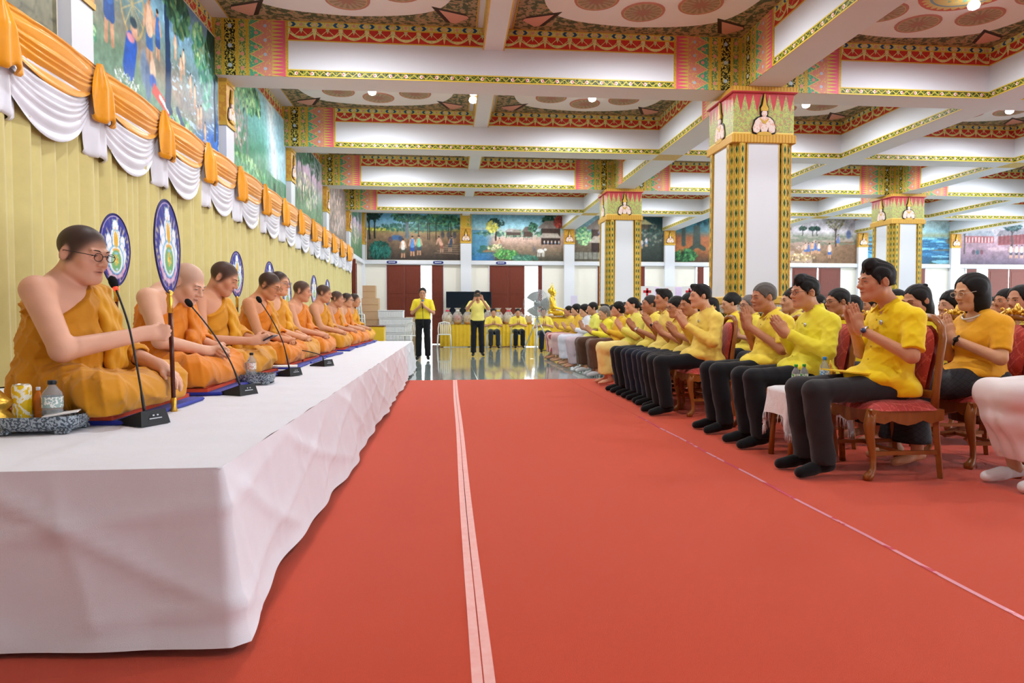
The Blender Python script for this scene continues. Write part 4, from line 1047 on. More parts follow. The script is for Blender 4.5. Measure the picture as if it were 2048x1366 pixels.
# ---------------------------------------------------------------- people
SKIN=attr_mat('skin',rough=.5,spec=.35,bump=(lambda:noise(220,2),.12,.002))
HAIRM={}
def hairmat(h):
    if h not in HAIRM:
        def c():
            x,y,z=coords();return mix(noise(60,3,.6,vec3(x,y*2,z*2)),tuple(v*.5 for v in lin(h)),lin(h))
        HAIRM[h]=material('hair_'+h.strip('#'),c,rough=.55,spec=.3,bump=(lambda:noise(240,2),.6,.004))
    return HAIRM[h]
EYEW=material('eye_white',None,'#d8d2cc',rough=.3);EYED=material('eye_dark',None,'#150f0c',rough=.3);BROW=material('eyebrow',None,'#1d1612',rough=.8)
FRAMEM=material('spectacle_frame',None,'#17181c',rough=.3);LENS=material('spectacle_lens',None,'#eef2f4',rough=.02,trans=1,ior=1.02,alpha=.25)
METAL=material('steel',None,'#c2c6ca',rough=.25,metal=.9);SOCK=cloth('#101114',.9);WSOCK=cloth('#eceef0',.9)
BTN=material('shirt_button',None,'#cdb24a',rough=.3)
class Head:
    def __init__(s,c,yaw=0,pitch=0,roll=0,sc=1.0):
        s.c=np.asarray(c,float);s.R=rot('Z',yaw)@rot('Y',pitch)@rot('X',roll);s.s=sc
    def __call__(s,x,y,z): return s.c+s.R@(np.array([x,y,z])*s.s)
    def local(s,V): return ((V-s.c)@s.R)/s.s
def head_prims(S,H,o):
    f=o.get('face',1.0);q=H.s
    E=lambda c,r,k=.02,op='u':S.ell(H(*c),np.array(r)*q,H.R,k,op)
    def C(a,b,ra,rb=None,k=.012): S.cap(H(*a),H(*b),ra*q,(rb or ra)*q,k)
    E((-.012,0,.035),(.098,.079,.084))
    E((.022,0,-.035),(.070,.060*f,.085),.03)
    C((.064,0,-.098),(.066,0,-.094),.021,.021,.03)
    for y in (-1,1):
        C((.0,y*.052*f,-.062),(.058,y*.02*f,-.098),.021,.02,.03)
        C((.052,y*.040*f,-.022),(.056,y*.034*f,-.03),.026,.026,.025)
        C((.081,y*.040,.020),(.089,y*.012,.017),.010,.011,.014)
    for y in (-1,1): E((.102,y*.033,.001),(.017,.017,.011),.016,'s')
    for y in (-1,1): E((.078,y*.033,.0),(.0145,.0165,.0105),.006)
    C((.088,0,.012),(.111,0,-.029),.0075,.0125,.012)
    for y in (-1,1): E((.098,y*.0145,-.034),(.012,.0095,.009),.008)
    E((.090,0,-.060),(.011,.024,.0055),.006);E((.087,0,-.0715),(.011,.020,.0065),.006)
    E((.100,0,-.0655),(.012,.022,.0016),.004,'s')
    for y in (-1,1):
        Re=H.R@rot('Z',y*-22)@rot('Y',10)
        S.ell(H(-.012,y*.083,-.006),np.array((.019,.007,.033))*q,Re,.008)
        S.ell(H(-.008,y*.0905,-.004),np.array((.010,.006,.019))*q,Re,.006,'s')
def hand_prims(S,w,f,t,n,curl=(12,12,10),sc=1.0,spread=0,thumb=(.55,.65,.25),k=.004):
    """w wrist, f finger direction, t thumb-side direction, n palm normal (fingers curl toward it)"""
    f=nrm(f);t=nrm(np.asarray(t,float)-f*np.dot(f,t));n=nrm(np.asarray(n,float)-f*np.dot(f,n)-t*np.dot(t,n));w=np.asarray(w,float)
    kn=[]
    for i,(off,ln) in enumerate(((.029,.084),(.010,.090),(-.010,.086),(-.028,.076))):
        p=w+f*ln*sc+t*off*sc;kn.append(p);S.cap(w+t*off*.55*sc+f*.006,p,.0145*sc,.0125*sc,.016)
    S.cap(w-f*.02,w+f*.02,.026*sc,.026*sc,.02)
    for i,(p,L) in enumerate(zip(kn,(.072,.080,.075,.058))):
        a=0;q=p;d0=f+t*(1.5-i)*spread
        for j,(fr_,r0,r1) in enumerate(((.45,.0100,.0092),(.31,.0092,.0084),(.24,.0084,.0070))):
            a+=math.radians(curl[j] if np.isscalar(curl[j]) else curl[j][i]);d=nrm(d0)*math.cos(a)+n*math.sin(a);e=q+d*L*fr_*sc
            S.cap(q,e,r0*sc,r1*sc,k);q=e
    b=w+f*.028*sc+t*.022*sc+n*.006*sc;d=nrm(f*thumb[0]+t*thumb[1]+n*thumb[2])
    S.cap(b,b+d*.034*sc,.0145*sc,.0120*sc,.012)
    d2=nrm(f*(thumb[0]+.35)+t*(thumb[1]-.3)+n*(thumb[2]+.1));e=b+d*.034*sc;S.cap(e,e+d2*.03*sc,.0115*sc,.0085*sc,.006)
def fuzz(V,sc,seed=0):
    a=V*sc;return np.sin(a[:,0]*1.7+seed)*np.sin(a[:,1]*2.1+a[:,2]*.7+seed*2)*np.sin(a[:,2]*1.9-a[:,0]*.6)
def skin_col(V,H,tone,o):
    t=np.array(lin(tone));C=np.tile(t,(len(V),1));C*=1+.05*fuzz(V,23)[:,None]
    L=H.local(V)
    lip=np.exp(-(((L[:,0]-.093)/.016)**2+(L[:,1]/.024)**2+((L[:,2]+.066)/.010)**2)**2)
    C=C*(1-lip[:,None]*.55)+np.array(lin('#a8564c'))*lip[:,None]*.55
    mo=np.exp(-(((L[:,0]-.097)/.012)**2+(L[:,1]/.022)**2+((L[:,2]+.0655)/.0028)**2));C*=(1-.5*mo[:,None])
    ck=np.exp(-(((L[:,0]-.07)/.03)**2+((np.abs(L[:,1])-.045)/.025)**2+((L[:,2]+.03)/.025)**2));C=C*(1-.12*ck[:,None])+np.array(lin('#c8705a'))*.12*ck[:,None]
    if o.get('shaved'):
        h=1/(1+np.exp(-(-( .80*(L[:,0]-.022)-.60*(L[:,2]+.022))*160)))
        h*=1/(1+np.exp(-(L[:,2]+.045+.25*(L[:,0]))*160))
        ear=np.exp(-(((L[:,0]+.012)/.024)**2+((np.abs(L[:,1])-.088)/.014)**2+((L[:,2]+.006)/.036)**2)**2)
        d=o['shaved'];hc=np.array(lin(o.get('stub','#131416')))
        m=(h*d*(1-ear)*(np.linalg.norm(L,axis=1)<.16))[:,None];C=C*(1-m)+hc*m
    return C
def face_parts(t,H,o):
    for y in (-1,1):
        m=MB();q=H.s
        dn=o.get('down',.5)
        m.ball(H(.0855,y*.033,-.001),(.0065*q,.0135*q,.0062*q*(1.15-dn)),8,0,H.R);m.ball(H(.0895,y*.033,-.0015),(.0034*q,.0056*q,.0052*q*(1.15-dn)),8,1,H.R)
        m.tube([H(.0855,y*.019,.002),H(.0925,y*.027,.0062-.004*dn),H(.0915,y*.037,.0062-.004*dn),H(.0845,y*.047,.001)],.0019*q,5,1)
        m.build('eye',[EYEW,EYED],t)
        if not o.get('nobrow'):
            MB().tube([H(.0975,y*.013,.0185),H(.0985,y*.024,.0235),H(.092,y*.038,.025),H(.080,y*.050,.021)],[.0022*q,.0034*q,.003*q,.0012*q],6,0,flat=.6).build('eyebrow',[hairmat(o.get('brow','#1d1612'))],t)
    if o.get('glasses'):
        g=MB();col=material('frame_'+o['glasses'].strip('#'),None,o['glasses'],rough=.3)
        for y in (-1,1):
            ring=[H(.108,y*.034+.023*math.cos(a),-.002+.017*math.sin(a)) for a in np.linspace(0,2*math.pi,17)]
            g.tube(ring,.0017,5,cap=False)
            g.tube([H(.106,y*.056,.004),H(.05,y*.083,.006),H(-.012,y*.088,.006),H(-.028,y*.086,-.012)],.0018,5)
        g.tube([H(.108,-.011,.002),H(.110,0,.005),H(.108,.011,.002)],.0016,5)
        gl=g.build('spectacles',[col],t)
        for y in (-1,1):
            m=MB();ring=[H(.108,y*.034+.022*math.cos(a),-.002+.016*math.sin(a)) for a in np.linspace(0,2*math.pi,13)[:-1]]
            m.raw(ring,[list(range(12))]);m.build('lens',[LENS],gl)
def sdf_obj(S,name,mat,parent,H=None,tone=None,o=None):
    V,Fq=S.mesh()
    if not len(V): return None
    col=skin_col(V,H,tone,o) if tone else None
    return link(name,mesh_from(name,V,Fq,[mat],True,None,col),parent)
def hair(t,H,o,res):
    st=o.get('hair')
    if not st: return
    q=H.s;c=H.c;S=SDF(c-.30,c+.22,res*1.25 if st in('long','bob') else res)
    E=lambda a,r,k=.02,op='u':S.ell(H(*a),np.array(r)*q,H.R,k,op)
    def C(a,b,ra,rb=None,k=.02,op='u'): S.cap(H(*a),H(*b),ra*q,(rb or ra)*q,k,op)
    def cut(n,p): S.clip(H.R@nrm(n),H(*p))
    if st in('short','grey','swept','side'):
        E((-.018,0,.040),(.104,.0865,.090));E((-.05,0,-.01),(.064,.070,.075))
        if st=='swept': C((.04,-.03,.115),(.075,.03,.105),.024,.026,.03);C((-.02,-.03,.12),(.05,.035,.118),.025,.025,.03);C((.07,.03,.10),(.085,.05,.08),.018,.010,.02)
        if st=='side': C((.03,.045,.10),(.07,-.03,.105),.022,.024,.03)
        for y in (-1,1): C((.03,y*.078,.02),(.022,y*.076,-.025),.008,.006,.012)
        cut((.80,0,-.60),(.024,0,-.026) if st!='grey' else (.018,0,-.022));cut((-.25,0,-1),(.0,0,-.045))
        for y in (-1,1): S.ell(H(-.010,y*.092,-.012),np.array((.026,.024,.036))*q,H.R,.01,'s')
        a=.0035 if st!='swept' else .005
    elif st=='bob':
        E((-.022,0,.035),(.112,.098,.098));E((-.03,0,-.06),(.088,.102,.115),.04)
        E((.095,0,-.035),(.080,.064,.115),.02,'s');cut((0,0,-1),(0,0,-.165));cut((.9,0,-.42),(.072,0,-.02));a=.004
    elif st=='long':
        E((-.020,0,.040),(.106,.088,.090));E((-.04,0,-.05),(.075,.088,.11),.04);C((-.06,0,-.08),(-.085,.0,-.26),.06,.045,.04)
        E((.095,0,-.035),(.080,.062,.105),.02,'s');cut((.85,0,-.52),(.055,0,-.03));a=.004
    elif st=='bun':
        E((-.018,0,.040),(.103,.085,.089));E((-.05,0,0),(.068,.072,.07));C((-.105,0,.05),(-.115,0,.045),.05,.048,.03);C((-.02,0,.11),(-.07,0,.10),.035,.04,.04)
        cut((.80,0,-.60),(.030,0,-.020));cut((-.2,0,-1),(.0,0,-.04))
        for y in (-1,1): S.ell(H(-.006,y*.092,-.014),np.array((.024,.022,.034))*q,H.R,.01,'s')
        a=.003
    elif st=='knot':
        E((-.018,0,.040),(.103,.085,.089));E((-.05,0,-.01),(.066,.072,.075));C((-.11,0,-.03),(-.115,0,-.05),.045,.04,.03)
        cut((.80,0,-.60),(.026,0,-.022));cut((-.2,0,-1),(.0,0,-.055))
        for y in (-1,1): S.ell(H(-.006,y*.092,-.014),np.array((.024,.022,.034))*q,H.R,.01,'s')
        a=.003
    else: # curly
        E((-.02,0,.045),(.112,.098,.10));E((-.05,0,-.02),(.08,.09,.09),.03);cut((.80,0,-.60),(.030,0,-.020));cut((-.1,0,-1),(0,0,-.075));a=.008
        for y in (-1,1): S.ell(H(.0,y*.092,-.014),np.array((.02,.02,.03))*q,H.R,.01,'s')
    cx=c
    a=a*.55
    S.disp(lambda x,y,z:a*np.sin((y-cx[1])*190+3*np.sin((x-cx[0])*22)+2*np.sin((z-cx[2])*30)))
    sdf_obj(S,'hair',hairmat(o.get('haircol','#15110f')),t)
    if o.get('tie'):
        MB().ball(H(-.085,0,.10),(.03,.035,.02),8).ball(H(-.075,.03,.105),(.022,.028,.016),8).build('hair_bow',[cloth('#16161c')],t)
RIDGE=lambda a,fx,fy,fz,w=2.0,p=0:(lambda x,y,z:-a*((1-np.abs(np.sin(.5*(fx*x+fy*y+fz*z)+p+w*np.sin(6*x+4*y-5*z))))**2-.25))
FOLD=lambda a,fx,fy,fz,w=2.0,p=0:(lambda x,y,z:a*np.sin(fx*x+fy*y+fz*z+p+w*np.sin(7*x+5*y-6*z)))
def torso(S,J,off,fat,fem=False,k=.05):
    p,b,c=J['pel'],J['bel'],J['che'];sw=J['sw']
    S.ell(p,(.125+off+.02*(fat-1),.165*(fat**.5)+off,.12+off),None,k)
    S.ell(b,(.118*fat+off,.150*fat+off,.15+off),None,k)
    S.ell(c,(.112*fat**.5+off,.158*fat**.4+off,.17+off),J.get('cr'),k)
    if fem: S.ell(np.array(c)+(.09,0,-.02),(.06+off,.115+off,.06+off),None,.05)
    for y in (-1,1): S.cap(np.array(J['nb'])+(-.005,y*.05,-.04),np.array(J['shL' if y>0 else 'shR'])*(1,.93,1),.043+off,.052+off,.05)
def add_arms(S,J,o,off=0,which='LR',upto=1.0):
    for s in which:
        sh,el,wr=J['sh'+s],J['el'+s],J['wr'+s];a=o.get('arm',1.0)
        S.cap(sh,el,.053*a+off,.041*a+off,.03);S.cap(el,wr,.041*a+off,.027*a+off,.02)
def figure(name,label,J,o,loc,rz,group=None,Y=5.0,extra=None):
    """a person: Empty with one continuous body mesh and clothing meshes; faces +x"""
    t=thing(name,label,o.get('cat','person'),loc,rz,group)
    res=min(.015,max(.0075,Y*.0018));fine=min(.013,max(.0053,Y*.00145))
    H=Head(J['hd'],J.get('yaw',0),J.get('pitch',0),J.get('roll',0),o.get('hs',1.0))
    lo=np.array(J['lo'],float);hi=np.array(J['hi'],float)
    fz=[(H.c-(.13,.11,.15),H.c+(.14,.11,.15),fine)]
    for s in 'LR':
        if J.get('hand'+s): w=np.array(J['wr'+s])+np.array(J['hand'+s][0])*.08;fz.append((w-.085,w+.085,fine))
    # --- body
    lo_=lo.copy()
    if o.get('nolegs') and not o.get('bare'): lo_[2]=J['pel'][2]-.2
    S=SDF(lo_,hi,res*(1.3 if J.get('monk') else 2.2),fz)
    torso(S,J,0,o.get('fat',1.0),o.get('fem'))
    S.cap(np.array(J['nb'])+(-.005,0,-.02),H(-.022,0,-.055),.060*o.get('neck',1),.052*o.get('neck',1),.03)
    S.cap(H(-.03,0,-.04),H(-.02,0,-.07),.05,.052,.03)
    head_prims(S,H,o);add_arms(S,J,o)
    for s in 'LR':
        h=J.get('hand'+s)
        if h: hand_prims(S,J['wr'+s],*h)
    if 'hipL' in J and not o.get('nolegs'):
        for s in 'LR':
            S.cap(J['hip'+s],J['kn'+s],.082,.056,.03);S.cap(J['kn'+s],J['an'+s],.053,.036,.02)
            an=np.array(J['an'+s]);to=np.array(J['toe'+s])
            S.cap(an+(-.035*(to-an)/np.linalg.norm(to-an))-(0,0,.02),to,.030,.026,.02);S.cap((an+to)/2+(0,0,-.005),to+(0,.012 if s=='L' else -.012,-.004),.034,.022,.02)
    sdf_obj(S,'body',SKIN,t,H,o['tone'],o)
    if Y<12: face_parts(t,H,o)
    hair(t,H,o,max(.006,fine))
    for fn in (extra or []): fn(t,J,o,H,res,lo,hi)
    return t
# ---- garments
def shirt(mat,sleeve='short',off=.014,hem=None,collar='polo',lap=True,folds=.004,fem=False,pin=None):
    def fn(t,J,o,H,res,lo,hi):
        S=SDF(lo,hi,res*1.1);fat=o.get('fat',1.0);torso(S,J,off,fat,o.get('fem'))
        p=np.array(J['pel'])
        if lap and J.get('seated'):
            S.ell(p+(.10,0,.045),(.17*fat**.5,.20*fat**.4,.085),None,.05);S.ell(p+(-.03,0,-.03),(.15,.205,.10),None,.04)
        for s in 'LR':
            sh,el,wr=[np.array(J[k+s],float) for k in('sh','el','wr')];a=o.get('arm',1.0)
            if sleeve=='short':
                S.cap(sh,sh+(el-sh)*.6,.060*a,.060*a,.04);S.cap(sh+(el-sh)*.22,sh+(el-sh)*.84,.060*a,.066*a,.015,flat=True)
            elif sleeve=='none': pass
            elif sleeve=='puff': S.cap(sh,sh+(el-sh)*.5,.062*a,.062*a,.04);S.cap(sh+(el-sh)*.2,sh+(el-sh)*.78,.061*a,.06*a,.012,flat=True)
            else:
                S.cap(sh,el,.061*a,.055*a,.04);S.cap(el,el+(wr-el)*.5,.055*a,.046*a,.02);S.cap(el+(wr-el)*.2,el+(wr-el)*.93,.052*a,.042*a,.012,flat=True)
        nb=np.array(J['nb'])
        S.disp(RIDGE(folds*.9,20,14,44,1.6,o.get('sd',0)));S.disp(RIDGE(folds*.9,-36,28,30,2.0,1.3+o.get('sd',0)));S.disp(RIDGE(folds*.7,60,-40,80,2.0,.4))
        if collar=='mandarin': S.cap(nb+(-.01,0,-.03),nb+(.004,0,.045),.078,.066,.01,flat=True)
        S.cap(nb+(.0,0,.012),nb+(.012,0,.12),.060,.060,.006,'s')
        if collar in('polo','scoop'): S.ell(nb+(.085,0,-.015),(.05,.035,.06) if collar=='polo' else (.07,.07,.06),None,.01,'s')
        if J.get('seated'):
            z0=p[2]-.065 if hem is None else hem
            S.clip((0,0,-1),(0,0,z0));
        else: S.clip((0,0,-1),(0,0,J.get('waist',p[2]) if hem is None else hem))
        ob=sdf_obj(S,'shirt',mat,t)
        if H.c is not None and ob and collar!='scoop' and res<.011:
            vv=np.empty(len(ob.data.vertices)*3,dtype=np.float32);ob.data.vertices.foreach_get('co',vv);vv=vv.reshape(-1,3)
            for q in range(5):
                z0=nb[2]-.09-.085*q;mk=(np.abs(vv[:,1])<.014)&(np.abs(vv[:,2]-z0)<.014)&(vv[:,0]<J['che'][0]+.26)
                if mk.any(): i=np.argmax(np.where(mk,vv[:,0],-9));MB().ball((vv[i,0]+.001,0,vv[i,2]),(.004,.0065,.0065),8).build('button',[BTN],ob)
        if collar=='polo':
            C=SDF(nb-.16,nb+.16,res*.85)
            for y in (-1,1):
                C.cap(nb+(-.055,y*.02,.035),nb+(.0,y*.066,.018),.014,.014,.01);C.cap(nb+(.0,y*.066,.018),nb+(.055,y*.045,-.018),.014,.012,.01)
                C.cap(nb+(.02,y*.066,.004),nb+(.09,y*.062,-.058),.016,.006,.014);C.cap(nb+(.05,y*.045,-.015),nb+(.10,y*.035,-.05),.011,.006,.014)
            C.cap(nb+(-.055,-.02,.035),nb+(-.055,.02,.035),.014,.014,.01)
            sdf_obj(C,'collar',mat,ob)
            MB().box(-.004,.004,-.008,.008,-.16,0).build('placket',mat,ob,tuple(nb+(.112,0,-.055))) if False else None
        if pin is not None: MB().ball(np.array(J['che'])+(.118*fat**.5+.012,.07,.06),(.008,.018,.018),8).build('brooch',[METAL],ob)
    return fn
def trousers(mat,off=.014,hemz=None,flare=1.0):
    def fn(t,J,o,H,res,lo,hi):
        h2=hi.copy();h2[2]=J['pel'][2]+.2
        S=SDF(lo,h2,res*1.35);p=np.array(J['pel']);fat=o.get('fat',1.0)
        S.ell(p+(0,0,-.01),(.132*fat**.5,.172*fat**.5,.115),None,.04)
        for s in 'LR':
            h,k,a=[np.array(J[n+s],float) for n in('hip','kn','an')]
            S.cap(h,k,.090,.071,.04);S.cap(k,k+(a-k)*.5,.071,.068,.03)
            S.cap(k+(a-k)*.12,k+(a-k)*.99,.068,.071*flare,.03,flat=True)
        S.disp(RIDGE(.0035,36,20,30,2.0));S.disp(lambda x,y,z:-.005*(1-np.abs(np.sin(y*30+1.2*np.sin(z*9))))**3*np.clip((.5-z)*8,0,1))
        if not J.get('seated'): S.clip((0,0,1),(0,0,J['waist']+.012))
        sdf_obj(S,'trousers',mat,t)
    return fn
def skirt(mat,hemz=.14,w=.19,fold=.006):
    def fn(t,J,o,H,res,lo,hi):
        S=SDF(lo,hi,res*1.35);p=np.array(J['pel']);k=(np.array(J['knL'])+np.array(J['knR']))/2;a=(np.array(J['anL'])+np.array(J['anR']))/2
        S.ell(p+(0,0,0),(.145,.19,.13),None,.04)
        for s in 'LR': S.cap(J['hip'+s],J['kn'+s],.105,.085,.05)
        S.rbox((p+k)/2+(.03,0,-.0),(abs(k[0]-p[0])/2+.06,w*.8,.075),.06,None,.05)
        S.cap(k+(-.01,.05,-.02),np.array([a[0]+.02,.06,hemz+.03]),.10,.105,.05);S.cap(k+(-.01,-.05,-.02),np.array([a[0]+.02,-.06,hemz+.03]),.10,.105,.05)
        for y in (-.06,0,.06): S.cap(k+(.0,y,-.12),np.array([a[0]+.01,y*1.4,hemz-.02]),.085,.105,.04)
        S.disp(lambda x,y,z:fold*np.sin(y*75+3*np.sin(x*9)+z*6)*np.clip((.55-z)*4,0,1))
        S.disp(FOLD(.004,24,10,20));S.clip((0,0,-1),(0,0,hemz));S.clip((0,0,1),(0,0,p[2]+.10))
        sdf_obj(S,'skirt',mat,t)
    return fn
def feet(mat,name='sock',full=True):
    def fn(t,J,o,H,res,lo,hi):
        for s in 'LR':
            an=np.array(J['an'+s]);to=np.array(J['toe'+s]);d=(to-an)/np.linalg.norm(to-an)
            S=SDF(np.minimum(an,to)-.10,np.maximum(an,to)+.12,max(.007,res))
            if full: S.cap(an+(0,0,.08),an,.043,.043,.02)
            S.cap(an-d*.035-(0,0,.02),to,.036,.031,.025);S.cap((an+to)/2+(0,0,-.004),to+(0,.012 if s=='L' else -.012,-.004),.040,.027,.02)
            S.clip((0,0,-1),(0,0,.008))
            sdf_obj(S,name,mat,t)
    return fn
def watch(side,strap='#2a2a2e',face='#20242c',metal=True):
    def fn(t,J,o,H,res,lo,hi):
        w=np.array(J['wr'+side]);e=np.array(J['el'+side]);d=nrm(w-e);c=w-d*.035
        a=nrm(np.cross(d,(0,0,1)));b=np.cross(d,a);r=.034
        P=[c+a*r*math.cos(q)+b*r*math.sin(q) for q in np.linspace(0,2*math.pi,21)]
        sm=METAL if metal else cloth(strap)
        wt=MB().tube(P,.0065,6,cap=False).build('watch',[sm],t)
        out=nrm(a*(1 if side=='L' else -1)*np.sign(a[1] if abs(a[1])>.1 else 1)*(1 if side=='L' else 1)+b*-.2)
        sgn=1 if (out[1]>0)==(side=='L') else -1
        cc=c+out*sgn*(r+.004);MB().tube([cc-out*sgn*.004,cc+out*sgn*.004],[.016,.016],14).build('watch_face',[material('dial_'+face.strip('#'),None,face,rough=.15,spec=.6)],wt)
    return fn
def beads(mat):
    def fn(t,J,o,H,res,lo,hi):
        nb=np.array(J['nb']);P=[nb+(.012+.085*math.sin(a) if math.sin(a)>0 else .06*math.sin(a),.085*math.cos(a),-.0-.055*max(0,math.sin(a))) for a in np.linspace(0,2*math.pi,33)]
        m=MB();m.tube(P,.007,6,cap=False);m.build('necklace',[mat],t)
    return fn
# ---- poses
V3=lambda *a:np.array(a,float)
def seated(h=1.0,lean=0,wai=True,hands=(.19,.90),hf=(.30,0,.95),headx=.06,yaw=0,pitch=0,fem=False,knx=.50,legsp=.11,headz=None,foot=.0,roll=0):
    """on a chair; origin on the floor under the seat centre"""
    sw=.165 if fem else .185
    sc=h
    J=dict(seated=True,pel=V3(-.03,0,.565),bel=V3(-.01+lean*.4,0,.72),che=V3(-.01+lean,0,.865*sc+.01),nb=V3(.012+lean,0,1.05*sc),sw=sw,
      hd=V3(headx+lean*1.1,0,(1.185*sc) if headz is None else headz),yaw=yaw,pitch=pitch,roll=roll)
    for s,y in (('L',1),('R',-1)):
        J['sh'+s]=V3(-.02+lean,y*sw,.955*sc);J['hip'+s]=V3(-.0,y*.09,.555);J['kn'+s]=V3(knx,y*legsp,.535);J['an'+s]=V3(knx-.07+foot,y*(legsp+.005),.085);J['toe'+s]=V3(knx+.10+foot,y*(legsp+.02),.04)
        if wai:
            J['el'+s]=V3(.045+lean,y*(sw+.07),.735*sc);J['wr'+s]=V3(hands[0]+lean,y*.031,hands[1]*sc)
            f=nrm(hf);J['hand'+s]=(f+V3(0,-y*.03,0),V3(-f[2],0,f[0]),V3(0,-y,0),(2,2,2),1.0,.02,(.75,.45,.0))
        else:
            J['el'+s]=V3(.06+lean,y*(sw+.06),.76*sc);J['wr'+s]=V3(.30,y*.12,.66);J['hand'+s]=(V3(.9,-y*.3,-.15),V3(.2,-y,0),V3(0,0,-1),(15,15,10))
    J['lo']=V3(-.30,-.36,-.02);J['hi']=V3(.72,.36,1.42*sc)
    return J
def monk(fat=1.0,headx=.085,headz=.715,yaw=0,pitch=8,roll=0,hands='lap',lean=.02,h=1.0):
    J=dict(pel=V3(0,0,.12),bel=V3(.025+lean*.5,0,.28*h),che=V3(.01+lean,0,.44*h),nb=V3(.02+lean,0,.585*h),sw=.195,hd=V3(headx+lean,0,headz),yaw=yaw,pitch=pitch,roll=roll,monk=True)
    for s,y in (('L',1),('R',-1)):
        J['sh'+s]=V3(.0+lean,y*.19,.525*h)
        J['el'+s]=V3(.10+lean,y*.265,.27*h);J['wr'+s]=V3(.34,y*.075,.205)
        J['hand'+s]=(V3(.35,-y*.9,-.1),V3(.9,y*.3,.15),V3(0,0,-1),(14,16,12),1.0,0,(.6,.5,-.2))
    if hands=='fan':
        J['elR']=V3(.17,-.26,.27);J['wrR']=V3(.395,.015,.335);J['handR']=(V3(.85,.5,.0),V3(0,0,1),V3(-.5,.85,0),(62,80,60),1.0,0,(.55,.45,.6))
        J['elL']=V3(.13,.28,.26);J['wrL']=V3(.40,.15,.17);J['handL']=(V3(.85,-.15,-.5),V3(.1,-1,0),V3(-.4,0,-.9),(22,22,15),1.0,.03,(.6,.6,.2))
    if hands=='phone':
        J['elR']=V3(.10,-.27,.25);J['wrR']=V3(.40,-.09,.235);J['handR']=(V3(.75,.6,.15),V3(.3,.1,1),V3(-.2,.6,.2),(25,30,20),1.0,0,(.6,.5,.3));J['wrL']=V3(.40,.11,.235);J['handL']=(V3(.75,-.6,.1),V3(.3,-.1,1),V3(-.2,-.6,.2),(25,30,20),1.0,0,(.6,.5,.3))
    if hands=='clasp':
        J['wrR']=V3(.33,-.06,.20);J['wrL']=V3(.35,.05,.22);J['handR']=(V3(.6,.75,-.1),V3(.5,-.2,.8),V3(.5,.5,-.6),(35,35,25),1.0,0,(.6,.4,.2));J['handL']=(V3(.4,-.9,-.05),V3(.5,.3,.8),V3(.3,-.5,-.7),(40,35,25),1.0,0,(.6,.4,.2))
    J['lo']=V3(-.30,-.50,-.01);J['hi']=V3(.60,.50,.93*h)
    return J
def robe(mat,sashmat=None,bow=True,seed=0):
    def fn(t,J,o,H,res,lo,hi):
        S=SDF(lo,hi,res);fat=o.get('fat',1.0);torso(S,J,.016,fat);lean=J['che'][0]
        S.cap((.01,.10,.12),(.01,-.10,.12),.13,.13,.05)
        nb=J['nb'];S.clip((.05,-.62,.78),V3(0,.045,nb[2]-.0))
        S.ell(V3(nb[0]+.0,-.02,nb[2]+.06),(.075,.085,.09),None,.02,'s')
        # covered left arm with hanging cloth
        sh,el,wr=J['shL'],J['elL'],J['wrL'];S.cap(sh,el,.078,.082,.04);S.cap(el,el+(wr-el)*.45,.080,.062,.03);S.cap(el+(0,.0,-.03),el+(.03,.02,-.16),.06,.075,.04)
        # crossed legs under cloth
        for y in (-1,1):
            S.cap((.02,y*.11,.11),(.36,y*.34,.095),.115,.090,.04);S.cap((.36,y*.34,.085),(.37,-y*.02,.075),.088,.075,.03)
        S.ell((.22,0,.08),(.24,.30,.085),None,.04)
        S.cap((.37,-.30,.03),(.39,.30,.03),.05,.05,.03)
        sd=seed
        S.disp(lambda x,y,z:.0055*np.sin(58*(z*.80-y*.60)+2.4*np.sin(9*x+sd)+1.2*np.sin(13*y))*np.clip((z-.16)*9,0,1))
        S.disp(lambda x,y,z:.007*np.sin(42*(x*.75+np.abs(y)*.25)+26*z+2.0*np.sin(11*y+sd)+np.sin(17*x))*np.clip((.26-z)*9,0,1))
        S.disp(RIDGE(.010,30,-46,58,2.2,sd),(-.3,-.5,.17),(.6,.5,.95));S.disp(RIDGE(.008,60,24,34,2.4,sd*1.3),(-.3,-.5,0),(.6,.5,.25));S.disp(RIDGE(.006,-70,60,30,2.5,sd))
        # the cloth stops short of the bare right arm
        for a,b,r in ((J['shR'],J['elR'],.060),(J['elR'],J['wrR'],.052)): S.cap(a,b,r,r,.01,'s')
        S.cap(J['elL']+(J['wrL']-J['elL'])*.55,J['wrL'],.045,.045,.01,'s')
        S.clip((0,0,-1),(0,0,.0))
        rb=sdf_obj(S,'robe',mat,t)
        S=SDF(lo,hi,res*1.05);ch=np.array(J['che']);d=.118*fat**.5
        for q,(dy,r) in enumerate(((.0,.030),(.042,.030),(.082,.028),(-.036,.024))):
            S.chain([V3(nb[0]-.10,.105+dy*.8,nb[2]-.075),V3(nb[0]-.01,.10+dy*.8,nb[2]-.005),V3(ch[0]+d*.72,.088+dy,ch[2]+.09),V3(ch[0]+d+.012,.075+dy,ch[2]-.02),V3(ch[0]+d+.035*fat,.065+dy,ch[2]-.16),V3(ch[0]+d+.05,.06+dy,ch[2]-.26)],[r*.9,r,r,r,r,r*.9],.012)
        if bow:
            S.cap((ch[0]+d+.03,.03,ch[2]-.13),(ch[0]+d+.05,-.06,ch[2]-.17),.035,.03,.03);S.cap((ch[0]+d+.04,-.02,ch[2]-.14),(ch[0]+d+.05,.05,ch[2]-.22),.03,.035,.03)
        S.disp(FOLD(.004,40,30,70,2,sd))
        sdf_obj(S,'folded_sash',sashmat or mat,rb)
    return fn
